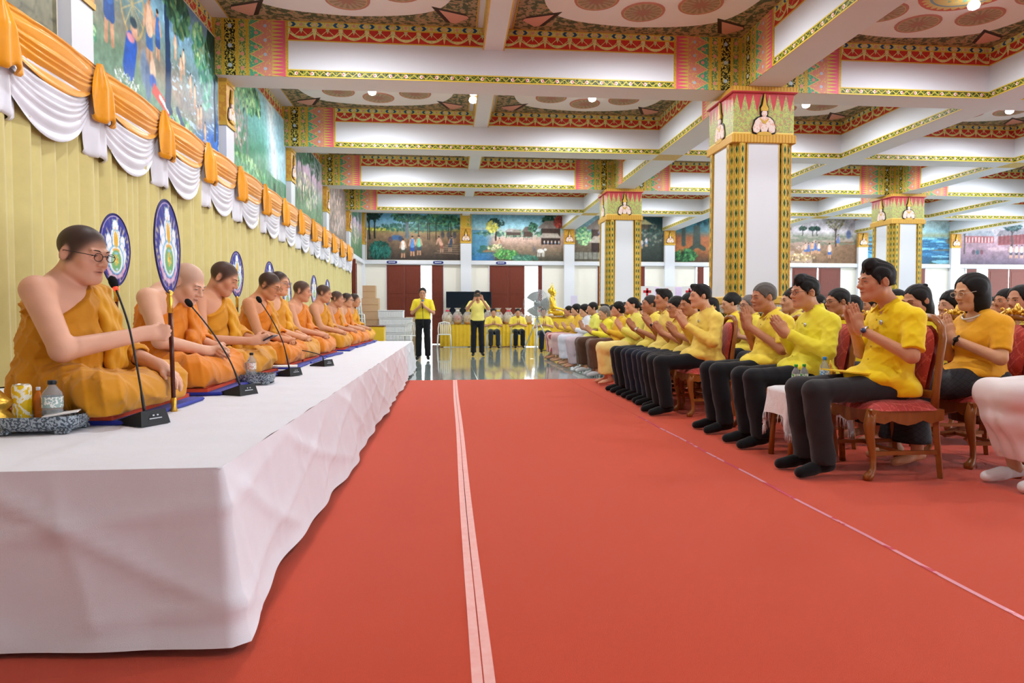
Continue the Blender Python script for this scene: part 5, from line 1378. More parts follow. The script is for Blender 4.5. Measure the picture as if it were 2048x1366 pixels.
R1=cloth('#cf8a10',.6,700,.10,.15,name='saffron_robe');R2=cloth('#da7d10',.6,700,.10,.15,name='deep_orange_robe');R3=cloth('#dd9c18',.6,700,.08,.15,name='golden_robe')
ZS=ZP+.05
MK=[ # y-index, options
 dict(J=dict(fat=1.30,headx=.10,headz=.70,yaw=-16,pitch=10,hands='fan',lean=.03),o=dict(tone='#e0ab90',fat=1.32,arm=1.18,shaved=.93,stub='#131416',hs=1.08,face=1.12,neck=1.2,glasses='#1c1a1c',down=.8),m=(R1,R3),l='monk with dark glasses holding a fan upright, nearest of the row'),
 dict(J=dict(fat=1.25,headx=.16,headz=.62,yaw=-12,pitch=26,hands='clasp',lean=.04),o=dict(tone='#e1b094',fat=1.28,arm=1.1,shaved=.35,stub='#8a8480',hs=1.04,face=1.1,neck=1.15,down=1.0,brow='#77706c'),m=(R2,R2),l='elderly monk with bowed head half hidden behind the raised fan'),
 dict(J=dict(fat=1.08,headx=.12,headz=.70,yaw=0,pitch=24,hands='phone',lean=.05),o=dict(tone='#cf9575',fat=1.08,shaved=.9,face=1.0,down=1.0),m=(R1,R3),l='monk looking down at the phone in his hands'),
 dict(J=dict(fat=1.05,headx=.13,headz=.70,yaw=-10,pitch=22,lean=.06),o=dict(tone='#ce8f67',fat=1.05,shaved=.93,glasses='#7f5a40',down=1.0),m=(R2,R1),l='monk with brown glasses and bowed head, fourth from the front'),
 dict(J=dict(fat=1.20,headx=.09,headz=.755,yaw=-18,pitch=4,h=1.06),o=dict(tone='#d9a07c',fat=1.2,arm=1.1,shaved=.95,stub='#141214',glasses='#8a8484',hs=1.02,face=1.05),m=(R1,R3),l='tall young monk with thin glasses, upright behind the fourth'),
 dict(J=dict(fat=1.10,headx=.10,headz=.715,yaw=-6,pitch=8),o=dict(tone='#d19674',fat=1.1,shaved=.88,down=.9),m=(R2,R2),l='monk with a pleated sash and hands in his lap, sixth from the front'),
 dict(J=dict(fat=1.12,headx=.10,headz=.735,yaw=-4,pitch=10,h=1.03),o=dict(tone='#ce936f',fat=1.12,shaved=.9,down=.9),m=(R1,R1),l='monk with a receding hairline, seventh from the front'),
 dict(J=dict(fat=1.0,headx=.10,headz=.69,yaw=-8,pitch=8),o=dict(tone='#c28b6b',shaved=.88),m=(R2,R1),l='slim monk, third from the far end of the row'),
 dict(J=dict(fat=1.0,headx=.10,headz=.70,yaw=-12,pitch=4),o=dict(tone='#cf9a78',shaved=.95,stub='#171416',glasses='#4a4444'),m=(R2,R2),l='monk with glasses, second from the far end of the row'),
 dict(J=dict(fat=1.0,headx=.10,headz=.72,yaw=-6,pitch=4),o=dict(tone='#c6926e',shaved=.95,stub='#171416'),m=(R3,R3),l='monk at the far end of the row')]
for k,d in enumerate(MK):
    figure('monk',d['l'],monk(**d['J']),d['o'],(MX+(.035 if k==0 else 0),MY[k],ZS),0,'monks on the platform',MY[k],[robe(d['m'][0],d['m'][1],k in(1,3,4,5,6),k*1.7)])
o=MB().box(-.04,.04,-.075,.075,-.005,.005,bev=.003).build('phone',[material('phone_case',None,'#23263a',rough=.3)],None,(MX+.50,MY[2]+.0,ZS+.255),(0,-.5,0));tag(o,'dark smartphone held by the third monk','phone')
# ---------------------------------------------------------------- chairs
CW=wood('#a4622a','polished_chair_wood',.3)
def f_up():
    x,y,z=coords();u=x+y*.9
    d=ab(fr(u/.085)-.5)+ab(fr(z/.12+x/.12)-.5);c=mix(band(d,.44,.56),'#b3322a','#cc5546');c=mix(d<.16,c,'#c94c40');return mix(noise(60,2)>.6,c,'#a52a24')
UPH=material('red_damask',f_up,rough=.6,sheen=.3,bump=(lambda:noise(90,2),.3,.004))
def chair_parts():
    P=[]
    s=MB()
    def seat(u,v):
        a=2*math.pi*u;r=math.sin(v*math.pi/2)
        cx=math.copysign(abs(math.cos(a))**.35,math.cos(a));sy=math.copysign(abs(math.sin(a))**.35,math.sin(a))
        return (.0+.245*cx*r,.25*sy*r,.425+.062*(1-r**6))
    s.grid(seat,32,10);P.append(('seat_cushion',s.mesh('seat_cushion',[UPH])))
    ap=MB();sc=[(-.235,.43),(-.235,.365),(-.15,.345),(-.10,.365),(-.05,.345),(0,.335),(.05,.345),(.10,.365),(.15,.345),(.22,.36),(.235,.43)]
    for y in (-1,1): ap.prism(sc[::-1] if y>0 else sc,y*.225-.014,y*.225+.014,'y')
    for x in (-.225,.225): ap.prism(sc,x-.014,x+.014,'x')
    ap.box(-.22,.22,-.21,.21,.40,.43);P.append(('apron',ap.mesh('apron',[CW])))
    for y in (-1,1):
        P.append(('leg',MB().tube([(.205,y*.205,.43),(.228,y*.21,.34),(.222,y*.21,.26),(.198,y*.205,.14),(.195,y*.205,.07),(.215,y*.21,.035),(.235,y*.215,.02),(.235,y*.215,.001)],[.034,.034,.027,.018,.018,.026,.03,.026],10).mesh('leg',[CW])))
        P.append(('leg',MB().tube([(-.20,y*.205,.44),(-.215,y*.205,.25),(-.245,y*.205,.0)],[.024,.022,.02],4,sm=False).mesh('leg',[CW])))
        P.append(('stretcher',MB().box(-.22,.19,y*.205-.01,y*.205+.01,.15,.175).mesh('stretcher',[CW])))
        P.append(('stile',MB().tube([(-.195,y*.205,.42),(-.195,y*.215,.55),(-.21,y*.22,.72),(-.24,y*.205,.86),(-.26,y*.16,.94),(-.268,y*.09,.985),(-.27,0,.995)],[.024,.022,.021,.022,.023,.024,.025],8).mesh('stile',[CW])))
    P.append(('stretcher',MB().box(-.01,.01,-.20,.20,.15,.17).mesh('stretcher',[CW])))
    bk=MB()
    def pad(side):
        def fn(u,v):
            y=(u-.5)*2;z=v;w=.165*(1-.25*(1-z)**2)*math.sqrt(max(.02,1-(max(0,z-.6)/.42)**2))
            zz=.54+.40*z;x=-.205-.06*(z**1.6)
            e=(1-y*y)*(1-(2*z-1)**6)
            return (x+side*(.016+.022*e**.6),y*w,zz)
        return fn
    bk.grid(pad(1),12,14);bk.grid(pad(-1),12,14);P.append(('back_pad',bk.mesh('back_pad',[UPH])))
    P.append(('back_rail',MB().box(-.21,-.18,-.2,.2,.49,.54,bev=.008).mesh('back_rail',[CW])))
    return P
CHP=chair_parts()
cr=MB()
for y in (-1,1):
    cr.tube([(-.325,y*.02,1.05),(-.33,y*.07,1.075),(-.325,y*.12,1.05),(-.32,y*.15,1.01),(-.31,y*.19,1.0),(-.30,y*.215,.95)],[.014,.019,.015,.019,.014,.010],8)
    for a,b,r in ((.05,1.06,.014),(.10,1.085,.012),(.15,1.035,.013),(.19,.995,.014),(.215,.93,.012),(.075,1.045,.012),(.125,1.025,.012)): cr.ball((-.305,y*a,b),r,8)
cr.tube([(-.33,0,1.04),(-.335,0,1.09),(-.33,0,1.125)],[.026,.024,.005],8);cr.ball((-.31,0,1.075),.018,8)
CREST=cr.mesh('carved_crest',[GILD])
def chair(loc,rz,label,crest=False,group='gilded dining chairs'):
    t=thing('upholstered_chair',label,'chair',loc,rz,group)
    for n,me in CHP: link(n,me,t)
    if crest: link('carved_crest',CREST,t,(.055,0,-.035))
    return t
PLW=material('white_plastic',None,'#dfe1de',rough=.4)
pcm=[]
for y in (-1,1):
    pcm.append(('leg',MB().tube([(.20,y*.20,.43),(.235,y*.23,0)],[.022,.016],6).mesh('leg',[PLW])));pcm.append(('leg',MB().tube([(-.20,y*.19,.43),(-.25,y*.22,0)],[.022,.016],6).mesh('leg',[PLW])))
pcm.append(('seat',MB().box(-.22,.22,-.21,.21,.42,.445,bev=.01).mesh('seat',[PLW])))
bb=MB().tube([(-.2,-.19,.43),(-.24,-.2,.62),(-.29,-.17,.80),(-.30,0,.84),(-.29,.17,.80),(-.24,.2,.62),(-.2,.19,.43)],.02,8)
pcm.append(('back_frame',bb.mesh('back_frame',[PLW])))
slat=MB().tube([(-.215,0,.44),(-.26,0,.64),(-.298,0,.83)],.017,6,flat=.4).mesh('slat',[PLW])
def pchair(loc,rz,label):
    t=thing('plastic_chair',label,'chair',loc,rz,'white plastic chairs')
    for n,me in pcm: link(n,me,t)
    for k in range(-2,3): link('slat',slat,t,(0,k*.06,0))
    return t
# ---------------------------------------------------------------- audience, front row (facing the monks)
PI=math.pi
Y_=lambda h:cloth(h,.7,800,.06,.12)
BLK=cloth('#15171c',.85);CHAR=cloth('#2b2a2c',.85);NAVY=cloth('#141b2b',.85)
def sit(x,y,label,J,o,wear,ch='upholstered',dr=0,chl=None,crest=False,Yd=None,group='people seated in rows'):
    if ch=='upholstered': chair((x,y,.007),PI+dr,chl or 'red damask chair under the '+' '.join(label.split(',')[0].split()[:11]),crest)
    elif ch=='plastic': pchair((x,y,.002),PI+dr,chl or 'white plastic chair under the '+' '.join(label.split(',')[0].split()[:10]))
    return figure('person',label,J,o,(x,y,.005),PI+dr,group,Yd or y,wear)
sit(2.77,4.12,'man in a bright yellow short sleeved shirt and charcoal trousers, nearest in the front row',
    seated(1.03,lean=-.05,hands=(.24,.895),hf=(.30,0,.95),headx=.12,yaw=-2,pitch=2,knx=.52,legsp=.105),dict(nolegs=1,tone='#cb926e',fat=1.05,hair='swept',hs=1.02,down=.6),
    [shirt(Y_('#f7d512'),'short',hem=.50,pin=1),trousers(CHAR),feet(SOCK),watch('L',face='#3a4a6a')],chl='red damask chair with curved wooden back, first in the front row')
sit(2.79,5.05,'man with glasses in a lime yellow jacket with a silver brooch',
    seated(1.0,lean=-.04,hands=(.25,.87),hf=(.62,0,.78),headx=.10,yaw=6,pitch=2,knx=.51),dict(nolegs=1,tone='#d19876',fat=1.08,hair='swept',glasses='#5a3a34',down=.5),
    [shirt(Y_('#efe23c'),'long',collar='mandarin',hem=.49,pin=1,folds=.005),trousers(BLK),feet(SOCK)])
sit(2.79,5.72,'grey haired man in a yellow shirt with short sleeves, third in the front row',
    seated(.985,lean=-.03,hands=(.24,.93),hf=(.2,0,.98),headx=.10,yaw=8,pitch=4,knx=.51),dict(nolegs=1,tone='#bd8362',fat=1.15,hair='grey',haircol='#6a6460',face=1.08,arm=1.08),
    [shirt(Y_('#f6dc48'),'short',hem=.49),trousers(BLK),feet(SOCK)])
sit(2.62,6.80,'man in a pale gold jacket with combed back black hair, fourth in the front row',
    seated(1.02,lean=-.03,hands=(.25,.90),hf=(.5,0,.87),headx=.09,yaw=2,pitch=0,knx=.50),dict(nolegs=1,tone='#d7a07e',fat=1.12,hair='side'),
    [shirt(Y_('#f2d564'),'long',collar='mandarin',hem=.49,pin=1,folds=.005),trousers(BLK),feet(SOCK)])
sit(2.70,7.30,'man with lowered eyes beyond the man in the pale gold jacket',seated(.96,hands=(.22,.84),hf=(.6,0,.8),headx=.07,yaw=16,pitch=8),dict(nolegs=1,tone='#bd8563',hair='short'),[shirt(Y_('#f3da6c'),'short',hem=.49),trousers(BLK),feet(SOCK)])
sit(2.72,7.78,'man with glasses and spiky black hair, sixth in the front row',seated(.94,hands=(.24,.86),hf=(.6,0,.8),headx=.08,yaw=14,pitch=8),dict(nolegs=1,tone='#c78d6b',hair='short',glasses='#3a3434',fat=1.1),[shirt(Y_('#f2d45c'),'short',hem=.49),trousers(NAVY),feet(SOCK)])
sit(2.72,8.28,'tall broad man with a dark wristwatch, seventh in the front row',seated(1.03,hands=(.24,.88),hf=(.55,0,.83),headx=.07,yaw=6,pitch=-2),dict(nolegs=1,tone='#c28967',hair='side',fat=1.15),[shirt(Y_('#f4dc70'),'short',hem=.49),trousers(NAVY),feet(SOCK),watch('L',face='#16181c')])
sit(2.72,8.85,'lean man with short grey hair, last of the men in the front row',seated(.98,hands=(.28,.86),hf=(.6,0,.8),headx=.07,yaw=4,pitch=-2),dict(nolegs=1,tone='#b47c5a',hair='grey',haircol='#3c3836'),[shirt(Y_('#f4e060'),'short',hem=.49),trousers(BLK),feet(SOCK),watch('L',face='#e8e4dc')])
YS=cloth('#e6cf7c',.6,600,.18)
sit(2.74,9.85,'woman with hair tied back in a pale lime blouse and yellow silk skirt',seated(.985,hands=(.22,.84),hf=(.5,0,.86),fem=True,yaw=0,pitch=-4,knx=.47),dict(tone='#d79f7e',fem=True,hair='knot',hs=.95),[shirt(Y_('#e4da62'),'long',collar='mandarin',hem=.50),skirt(YS,.16)],crest=False)
BRN=cloth('#5b3a26',.7,600,.2)
sit(2.88,11.25,'woman with thick curly hair in a deep gold blouse and brown skirt',seated(.95,hands=(.26,.80),hf=(.6,0,.8),fem=True,pitch=-2,knx=.48),dict(tone='#cb9271',fem=True,hair='curly',fat=1.15,hs=.95),[shirt(Y_('#dfb32a'),'long',collar='scoop',hem=.50),skirt(BRN,.14),feet(cloth('#c9ccd2'),'shoe',False)],ch='plastic')
sit(2.86,12.2,'elderly woman with grey hair in a lemon yellow blouse',seated(.90,hands=(.30,.80),hf=(.6,0,.8),fem=True,yaw=22,knx=.47),dict(tone='#cf9d7c',fem=True,hair='curly',haircol='#8d8680',glasses='#8a8078',hs=.95),[shirt(Y_('#f0e23a'),'long',hem=.50),skirt(cloth('#4d3020',.7,600,.2),.14),feet(cloth('#d8dade'),'shoe',False)],ch='plastic')
sit(2.84,13.1,'man with tousled dark hair in a lime polo shirt, beyond the grey haired woman',seated(.98,wai=True,hands=(.26,.80),yaw=10),dict(tone='#bd8b6f',hair='short'),[shirt(Y_('#e9e86a'),'short',hem=.50),trousers(cloth('#c9b8c4'))],ch='plastic')
sit(2.86,14.0,'woman with black bobbed hair in a white jacket',seated(.95,hands=(.26,.78),hf=(.6,0,.8),fem=True,yaw=14,pitch=6),dict(tone='#cf9d7c',fem=True,hair='curly',glasses='#6a625c'),[shirt(cloth('#e3e4ee'),'long',hem=.50),skirt(cloth('#d4d4e4',.7),.14)],ch='plastic')
sit(2.86,14.95,'woman with sunglasses in a golden satin blouse and pink skirt',seated(.97,hands=(.28,.78),hf=(.6,0,.8),fem=True,yaw=10),dict(tone='#cf9d7c',fem=True,hair='curly',glasses='#141214'),[shirt(Y_('#e6b83c'),'long',hem=.50),skirt(cloth('#c9a4a4',.7,600,.15),.16)],ch='plastic')
sit(2.86,15.9,'woman with long tied hair and a striped red skirt, farthest in the front row',seated(.96,hands=(.30,.78),hf=(.6,0,.8),fem=True),dict(tone='#be896b',fem=True,hair='knot'),[shirt(Y_('#e2bf3e'),'long',hem=.50),skirt(material('striped_sarong',lambda:mix(sn(coords()[1]*90)>.2,'#b0525a','#d9bcb4'),rough=.7),.18)],ch='plastic')
# ---- second row
def f_lace():
    x,y,z=coords();d=mn(tri(x/.05+z/.035),tri(x/.05-z/.035));return mix(d<.05,'#24262c','#08090c')
LACE=material('black_lattice_weave',f_lace,rough=.6)
sit(3.62,4.36,'woman with shoulder length black hair in an orange top and black patterned skirt',seated(.985,hands=(.235,.865),hf=(.22,0,.97),headx=.075,fem=True,yaw=4,pitch=10,knx=.53,foot=.06),dict(tone='#d7a37e',fem=True,hair='bob',glasses='#c9b8a4',fat=1.03,down=1.0,hs=.98),
    [shirt(Y_('#eba920'),'puff',collar='scoop',hem=.60,folds=.002),skirt(LACE,.16,.19,.004),watch('L','#111215','#0b0b0e',False),beads(material('pearls',None,'#d9d4c6',rough=.25))],chl='red damask chair with gilded crest under the woman in the orange top',crest=True)
sit(3.78,5.12,'girl with long dark hair and a bow in a lemon blouse with dark lace',seated(.95,hands=(.22,.80),headx=.075,fem=True,yaw=10,pitch=14),dict(tone='#c68d6d',fem=True,hair='long',tie=1,down=1.0,haircol='#17100d'),[shirt(Y_('#e3cf2c'),'puff',collar='scoop',hem=.60),skirt(BLK,.16)],crest=True)
sit(3.72,3.66,'woman in a white skirt and white socks, cut by the right edge',seated(.97,hands=(.22,.84),fem=True,knx=.50,foot=-.10),dict(tone='#cf9d7c',fem=True,hair='bun'),[shirt(Y_('#f0d84a'),'long',hem=.52),skirt(cloth('#ece3e4',.75,700,.04),.17,.22),feet(WSOCK,'sock',False)],crest=True)
sit(3.66,6.04,'man with glasses in a yellow polo shirt, seen between two front row men',seated(.96,hands=(.22,.82),headx=.07,yaw=2),dict(tone='#ba7f5e',hair='short',glasses='#4a3c38'),[shirt(Y_('#f3da20'),'short',hem=.50),trousers(BLK)],crest=True)
sit(3.66,6.92,'woman with a gathered bun, behind the man in the lime jacket',seated(.985,hands=(.2,.8),fem=True),dict(tone='#cf9d7c',fem=True,hair='bun'),[shirt(Y_('#e9d35a'),'puff',hem=.55),skirt(BLK,.16)],crest=True)
sit(3.66,7.95,'grey haired person with dark glasses, behind the grey haired front row man',seated(.96,hands=(.2,.8),yaw=10),dict(tone='#c69478',hair='grey',haircol='#7d7672',glasses='#5a2c30'),[shirt(Y_('#f0dc50'),'short',hem=.50),trousers(BLK)],crest=True)
sit(3.66,8.5,'woman with a high bun and earrings, left of the grey haired front row man',seated(.985,hands=(.2,.8),fem=True,yaw=-2,pitch=8),dict(tone='#d4a080',fem=True,hair='bun'),[shirt(Y_('#f0d53c'),'long',hem=.55),skirt(BLK,.16)],crest=True)
chair((3.66,7.42,.007),PI,'empty red damask chair with gilded crest, behind the gap in the front row',True)
# ---- the rows behind, many alike
PROT=[]
def proto(J,o,wear):
    t=figure('person','x',J,o,(0,0,-50),PI,'people in the rear rows',11.9,wear);PROT.append(t)
proto(seated(.97,hands=(.24,.82)),dict(tone='#bd8563',hair='short'),[shirt(Y_('#f3da50'),'short',hem=.49),trousers(BLK)])
proto(seated(.95,hands=(.24,.80),fem=True),dict(tone='#cf9d7c',fem=True,hair='bun'),[shirt(Y_('#f0dc50'),'short',hem=.49),skirt(BLK,.16)])
proto(seated(.95,hands=(.24,.80),fem=True,yaw=8),dict(tone='#c68d6d',fem=True,hair='bob'),[shirt(Y_('#e9d35a'),'long',hem=.49),skirt(BRN,.16)])
proto(seated(.99,hands=(.24,.82),yaw=6),dict(tone='#b07a5a',hair='side',glasses='#2a2626'),[shirt(Y_('#f3da20'),'short',hem=.49),trousers(NAVY)])
proto(seated(.93,hands=(.24,.80),fem=True,yaw=-4),dict(tone='#ce987a',fem=True,hair='curly'),[shirt(Y_('#dfb32a'),'long',hem=.49),skirt(BLK,.16)])
proto(seated(.96,hands=(.24,.82),fem=True,yaw=12,pitch=8),dict(tone='#cb9271',fem=True,hair='long'),[shirt(Y_('#efe23c'),'puff',hem=.49),skirt(BLK,.16)])
spots=[];used_p=set();cnt={}
def free(x,y): return not (3.8<x<5.7 and 8.95<y<10.8) and not (3.4<x<5.6 and 16.6<y<18.5)
for r,(x,y0) in enumerate(((3.66,9.15),(4.58,5.12),(5.5,6.2),(6.4,7.35),(7.3,8.4),(8.2,9.5))):
    y=y0
    while y<15.8-r*.3:
        if free(x,y): spots.append((x+R_.uniform(-.04,.04),y+R_.uniform(-.05,.05),r))
        y+=.72 if r<3 else .82
RN=['second row','third row','fourth row','fifth row','sixth row','seventh row']
PK=['short haired man in yellow','woman with a bun in yellow','woman with a black bob in yellow','man with glasses in yellow','curly haired woman in gold','long haired woman in lemon']
for i,(x,y,r) in enumerate(spots):
    k=R_.randrange(6);src=PROT[k]
    if k in used_p: c=copy_tree(src,None,(x,y,.005),PI+R_.uniform(-.06,.06))
    else: c=src;used_p.add(k);c.location=(x,y,.005)
    cnt[r]=cnt.get(r,-1)+1;w_=ORDW[min(cnt[r],13)]
    c['label']=PK[k]+', %s from the front in the %s'%(w_,RN[r]);c['group']='people in the rear rows'
    chair((x,y,.007),PI,'red damask chair, %s from the front in the %s'%(w_,RN[r]),r<2,'chairs in the rear rows')
for k,p in enumerate(PROT):
    if k not in used_p:
        for ch in list(p.children_recursive)+[p]: bpy.data.objects.remove(ch)
# ---------------------------------------------------------------- side table between the first two men
t=thing('side_table','small side table under a white crochet cloth between the first two front row men','table',(2.52,4.60,.006))
MB().box(-.21,.21,-.17,.17,.46,.49,bev=.006).build('table_top',CW,t)
for a in (-1,1):
    for b in (-1,1): MB().tube([(a*.17,b*.13,.46),(a*.18,b*.135,.2),(a*.19,b*.14,.0)],[.022,.018,.02],8).build('leg',CW,t)
CRO=cloth('#e9e6e8',.85,700,.03,.2,fold=14,name='white_crochet')
c=thing('table_cloth','white crochet cloth with a knotted fringe on the side table','cloth',(2.52,4.60,.505))
m=MB()
def clf(u,v):
    a=2*math.pi*u;cx=math.copysign(abs(math.cos(a))**.3,math.cos(a));cy=math.copysign(abs(math.sin(a))**.3,math.sin(a))
    if v<.4: k=v/.4;return (.215*cx*k,.175*cy*k,.0)
    k=(v-.4)/.6;corner=abs(math.sin(2*a))**2;L=.18+.12*corner;o=.012+.03*k*(.6+.4*math.sin(a*9))
    return (cx*(.215+o),cy*(.175+o),-L*k)
m.grid(clf,64,14);m.build('sheet',CRO,c)
fr_=MB()
for k in range(120):
    a=2*math.pi*(k+.5)/120;p=Vector(clf((k+.5)/120,1));fr_.tube([p,p+Vector((.004*math.sin(k*3),.004*math.cos(k*2),-.035)),p+Vector((.006*math.sin(k*5),0,-.065))],.0022,4)
tag(fr_.build('fringe',CRO,c),kind='stuff')
ZT_=.507
bottle((2.40,4.53,ZT_),.165,.028,'#3fae3c','small water bottle with a green cap, left of two on the side table','#58b848')
bottle((2.47,4.55,ZT_),.165,.028,'#3fae3c','small water bottle with a green cap, right of two on the side table','#58b848')
bottle((2.62,4.55,ZT_),.215,.032,'#2f86d0','taller water bottle with a blue cap on the side table','#5fb0e0')
t=thing('gilded_goblet','little gilded lidded goblet with a pointed finial on the side table','goblet',(2.69,4.60,ZT_))
MB().lathe([(.03,0),(.012,.02),(.012,.04),(.035,.06),(.038,.09),(.03,.10)],14).build('cup',GILD,t)
MB().lathe([(.038,.095),(.03,.12),(.012,.135),(.014,.15),(.005,.165),(.002,.19)],14).build('lid',GILD,t)
tag(MB().raw([(-.11,-.15,0),(.11,-.15,0),(.11,.15,0),(-.11,.15,0),(-.11,-.15,.008),(.11,-.15,.012),(.11,.15,.012),(-.11,.15,.008)],[[3,2,1,0],[4,5,6,7],[0,1,5,4],[1,2,6,5],[2,3,7,6],[3,0,4,7]]).build('folder',[Y_('#f0c818')],None,(2.55,4.13,.645),(0,.10,.1)),'yellow folder on the lap of the nearest front row man','folder')
# ---------------------------------------------------------------- far end of the hall
def standing(hand):
    J=dict(pel=V3(0,0,.92),bel=V3(.01,0,1.06),che=V3(0,0,1.24),nb=V3(.0,0,1.41),sw=.175,hd=V3(.03,0,1.555),waist=.95,pitch=4)
    for s,y in (('L',1),('R',-1)):
        J['sh'+s]=V3(0,y*.175,1.345);J['hip'+s]=V3(0,y*.09,.90);J['kn'+s]=V3(.015,y*.10,.50);J['an'+s]=V3(0,y*.11,.085);J['toe'+s]=V3(.16,y*.13,.04)
    if hand=='mic':
        for s,y in (('L',1),('R',-1)): J['el'+s]=V3(.05,y*.245,1.09);J['wr'+s]=V3(.24,y*.045,1.24);J['hand'+s]=(V3(.3,-y*.3,.9),V3(-.9,0,.3),V3(0,-y,0),(30,30,20))
    else:
        for s,y in (('L',1),('R',-1)): J['el'+s]=V3(.10,y*.27,1.20);J['wr'+s]=V3(.26,y*.10+.0,1.44);J['hand'+s]=(V3(.1,-y*.3,.95),V3(0,-y,.2),V3(.9,-y*.2,0),(30,30,20))
    J['lo']=V3(-.26,-.40,-.02);J['hi']=V3(.45,.40,1.72);return J
SHOE=material('black_leather',None,'#0e0e10',rough=.3)
figure('person','man in a yellow polo shirt speaking into a microphone, standing beyond the platform',standing('mic'),dict(tone='#cf9878',fat=1.12,hair='grey',haircol='#2a2624',glasses='#3a3434'),(-.60,16.0,.003),-PI/2-.05,None,11.5,[shirt(Y_('#f0dc3a'),'short'),trousers(BLK),feet(SHOE,'shoe',False)])
t=thing('hand_microphone','black hand microphone with a blue tip and hanging cable, held by the standing speaker','microphone',(-.60,15.74,1.24))
MB().tube([(0,0,-.05),(0,.01,.10)],[.013,.018],10).build('grip',MICB,t);MB().ball((0,.012,.13),(.028,.028,.032),10).build('grille',material('blue_foam',None,'#3a7fb0',rough=.8),t)
MB().tube([(0,0,-.05),(.02,0,-.5),(.0,.02,-1.0),(.03,.05,-1.23)],.006,6).build('cable',MICB,t)
figure('person','man in a pale yellow shirt standing mid hall and photographing with a raised phone',standing('phone'),dict(tone='#c68d6f',fat=1.05,hair='short'),(.73,17.5,.003),-PI/2+.05,None,11.5,[shirt(Y_('#ecdf7c'),'short',hem=.90),trousers(BLK),feet(SHOE,'shoe',False)])
tag(MB().box(-.08,.08,-.005,.005,-.04,.04,bev=.003).build('phone',[material('phone_case2',None,'#4a4438',rough=.3)],None,(.70,17.17,1.55)),'phone held up sideways by the standing man at the middle of the hall','phone')
for k,(x,y,lb,bt) in enumerate(((1.43,22.0,'seated man in yellow with a shoulder strap, left of the two before the gold table','#2c3038'),(2.22,22.0,'seated man in yellow with crossed ankles, right of the two before the gold table','#191a20'),(2.72,19.6,'seated person in yellow and white behind the silver fan','#1c2230'))):
    pchair((x,y,.002),-PI/2,'white plastic chair under the '+' '.join(lb.split(',')[0].split()[:10]))
    figure('person',lb,seated(.97,hands=(.26,.80)),dict(tone='#cf9878',hair='short',fat=1.1),(x,y,.003),-PI/2,None,11.9,[shirt(Y_('#f2de58'),'short',hem=.49),trousers(cloth(bt)),feet(SHOE,'shoe',False)])
# long table with a gold skirt
GSK=cloth('#e8bf2e',.5,600,.08,.3,name='gold_table_satin')
t=thing('banquet_table','long table with a pleated gold satin skirt under the gift baskets','table',(0,23.2,0))
MB().box(-.25,3.75,-.3,.35,.72,.75,bev=.005).build('table_top',material('pale_top',None,'#d9cf9a',rough=.5),t)
mb=MB();mb.grid(lambda u,v:(-.3+4.1*u,-.34-.03*(1-v)-.025*math.sin(u*4.1/.13*2*PI)*(.4+.6*(1-v)),.02+.735*v),420,4);mb.grid(lambda u,v:(-.3,-.34+.7*u,.02+.735*v),6,2);mb.grid(lambda u,v:(-.3+4.1*u,-.36+.74*v,.757),10,2)
mb.build('pleated_skirt',GSK,t)
CELL=material('cellophane',lambda:mix(noise(18,3)>.55,'#e9e6e0','#cdbb98'),rough=.2,spec=.5,alpha=.42,bump=(lambda:noise(25,3),.8,.03))
WICK=cloth('#b98a4a',.7)
cols=['#d9c8b0','#cf5a66','#d8b050','#c7d0a0','#b54a52','#e2d6c4']
kb=MB().lathe([(.11,0),(.15,.12),(.14,.125),(.10,.02)],14).mesh('wicker_base',[WICK]);wr=MB().lathe([(.15,.06),(.185,.18),(.175,.30),(.11,.40),(.035,.45),(.10,.53),(.12,.55)],14,cap=False).mesh('wrap',[CELL])
for i in range(11):
    x=-.05+.345*i;t=thing('gift_basket','cellophane wrapped gift basket on the gold table, %s from the left end'%ORDW[i],'basket',(x,23.15+.06*(i%2),.76),0,'gift baskets')
    o=link('wicker_base',kb,t);link('wrap',wr,t)
    m=MB();
    for q in range(5): a=q*1.257+i;m.ball((.07*math.cos(a),.07*math.sin(a),.19+.03*(q%2)),(.06,.06,.10),8)
    m.build('packed_goods',cloth(cols[i%6]),t);MB().ball((.0,-.05,.45),(.07,.03,.04),8).build('ribbon_bow',cloth(['#d8485a','#e8e2dc','#d9b43a'][i%3],.4),t)
# television
t=thing('television','large black flat screen behind the gold table','television',(.72,24.75,0))
MB().box(-.82,.82,-.03,.03,.85,1.92,bev=.008).build('casing',MICB,t);MB().box(-.80,.80,-.034,-.029,.88,1.90).build('screen',material('dark_screen',None,'#0c1a26',rough=.12,spec=.6),t)
MB().box(-.05,.05,-.02,.05,.02,.9).box(-.5,.5,-.2,.25,.002,.03).build('stand',MICB,t)
# golden seated image on its altar table
t=thing('altar_table','small gold draped table carrying the gold seated statue','table',(3.2,20.6,0))
m=MB();m.grid(lambda u,v:(.45*math.copysign(abs(math.cos(2*PI*u))**.4,math.cos(2*PI*u))*(1+.02*math.sin(u*180)*(1-v)),.35*math.copysign(abs(math.sin(2*PI*u))**.4,math.sin(2*PI*u))*(1+.02*math.sin(u*180)*(1-v)),.02+.93*v),240,3);m.box(-.44,.44,-.34,.34,.93,.96);m.build('draped_body',GSK,t)
MB().box(-.38,.38,-.3,.3,.955,1.02,bev=.02).build('plinth',GILD,t)
BG=material('polished_gold',lambda:mix(noise(8,2),'#d9a41c','#f2cf48'),rough=.22,metal=.7)
J=monk(hands='lap',headx=.02,headz=.73,pitch=2,lean=0);st=thing('gold_statue','gold seated image with a pointed flame crown beside the farther column','statue',(3.12,20.6,1.025),-.25)
H=Head(J['hd']);S=SDF(V3(-.28,-.5,0),V3(.6,.5,1.15),.011)
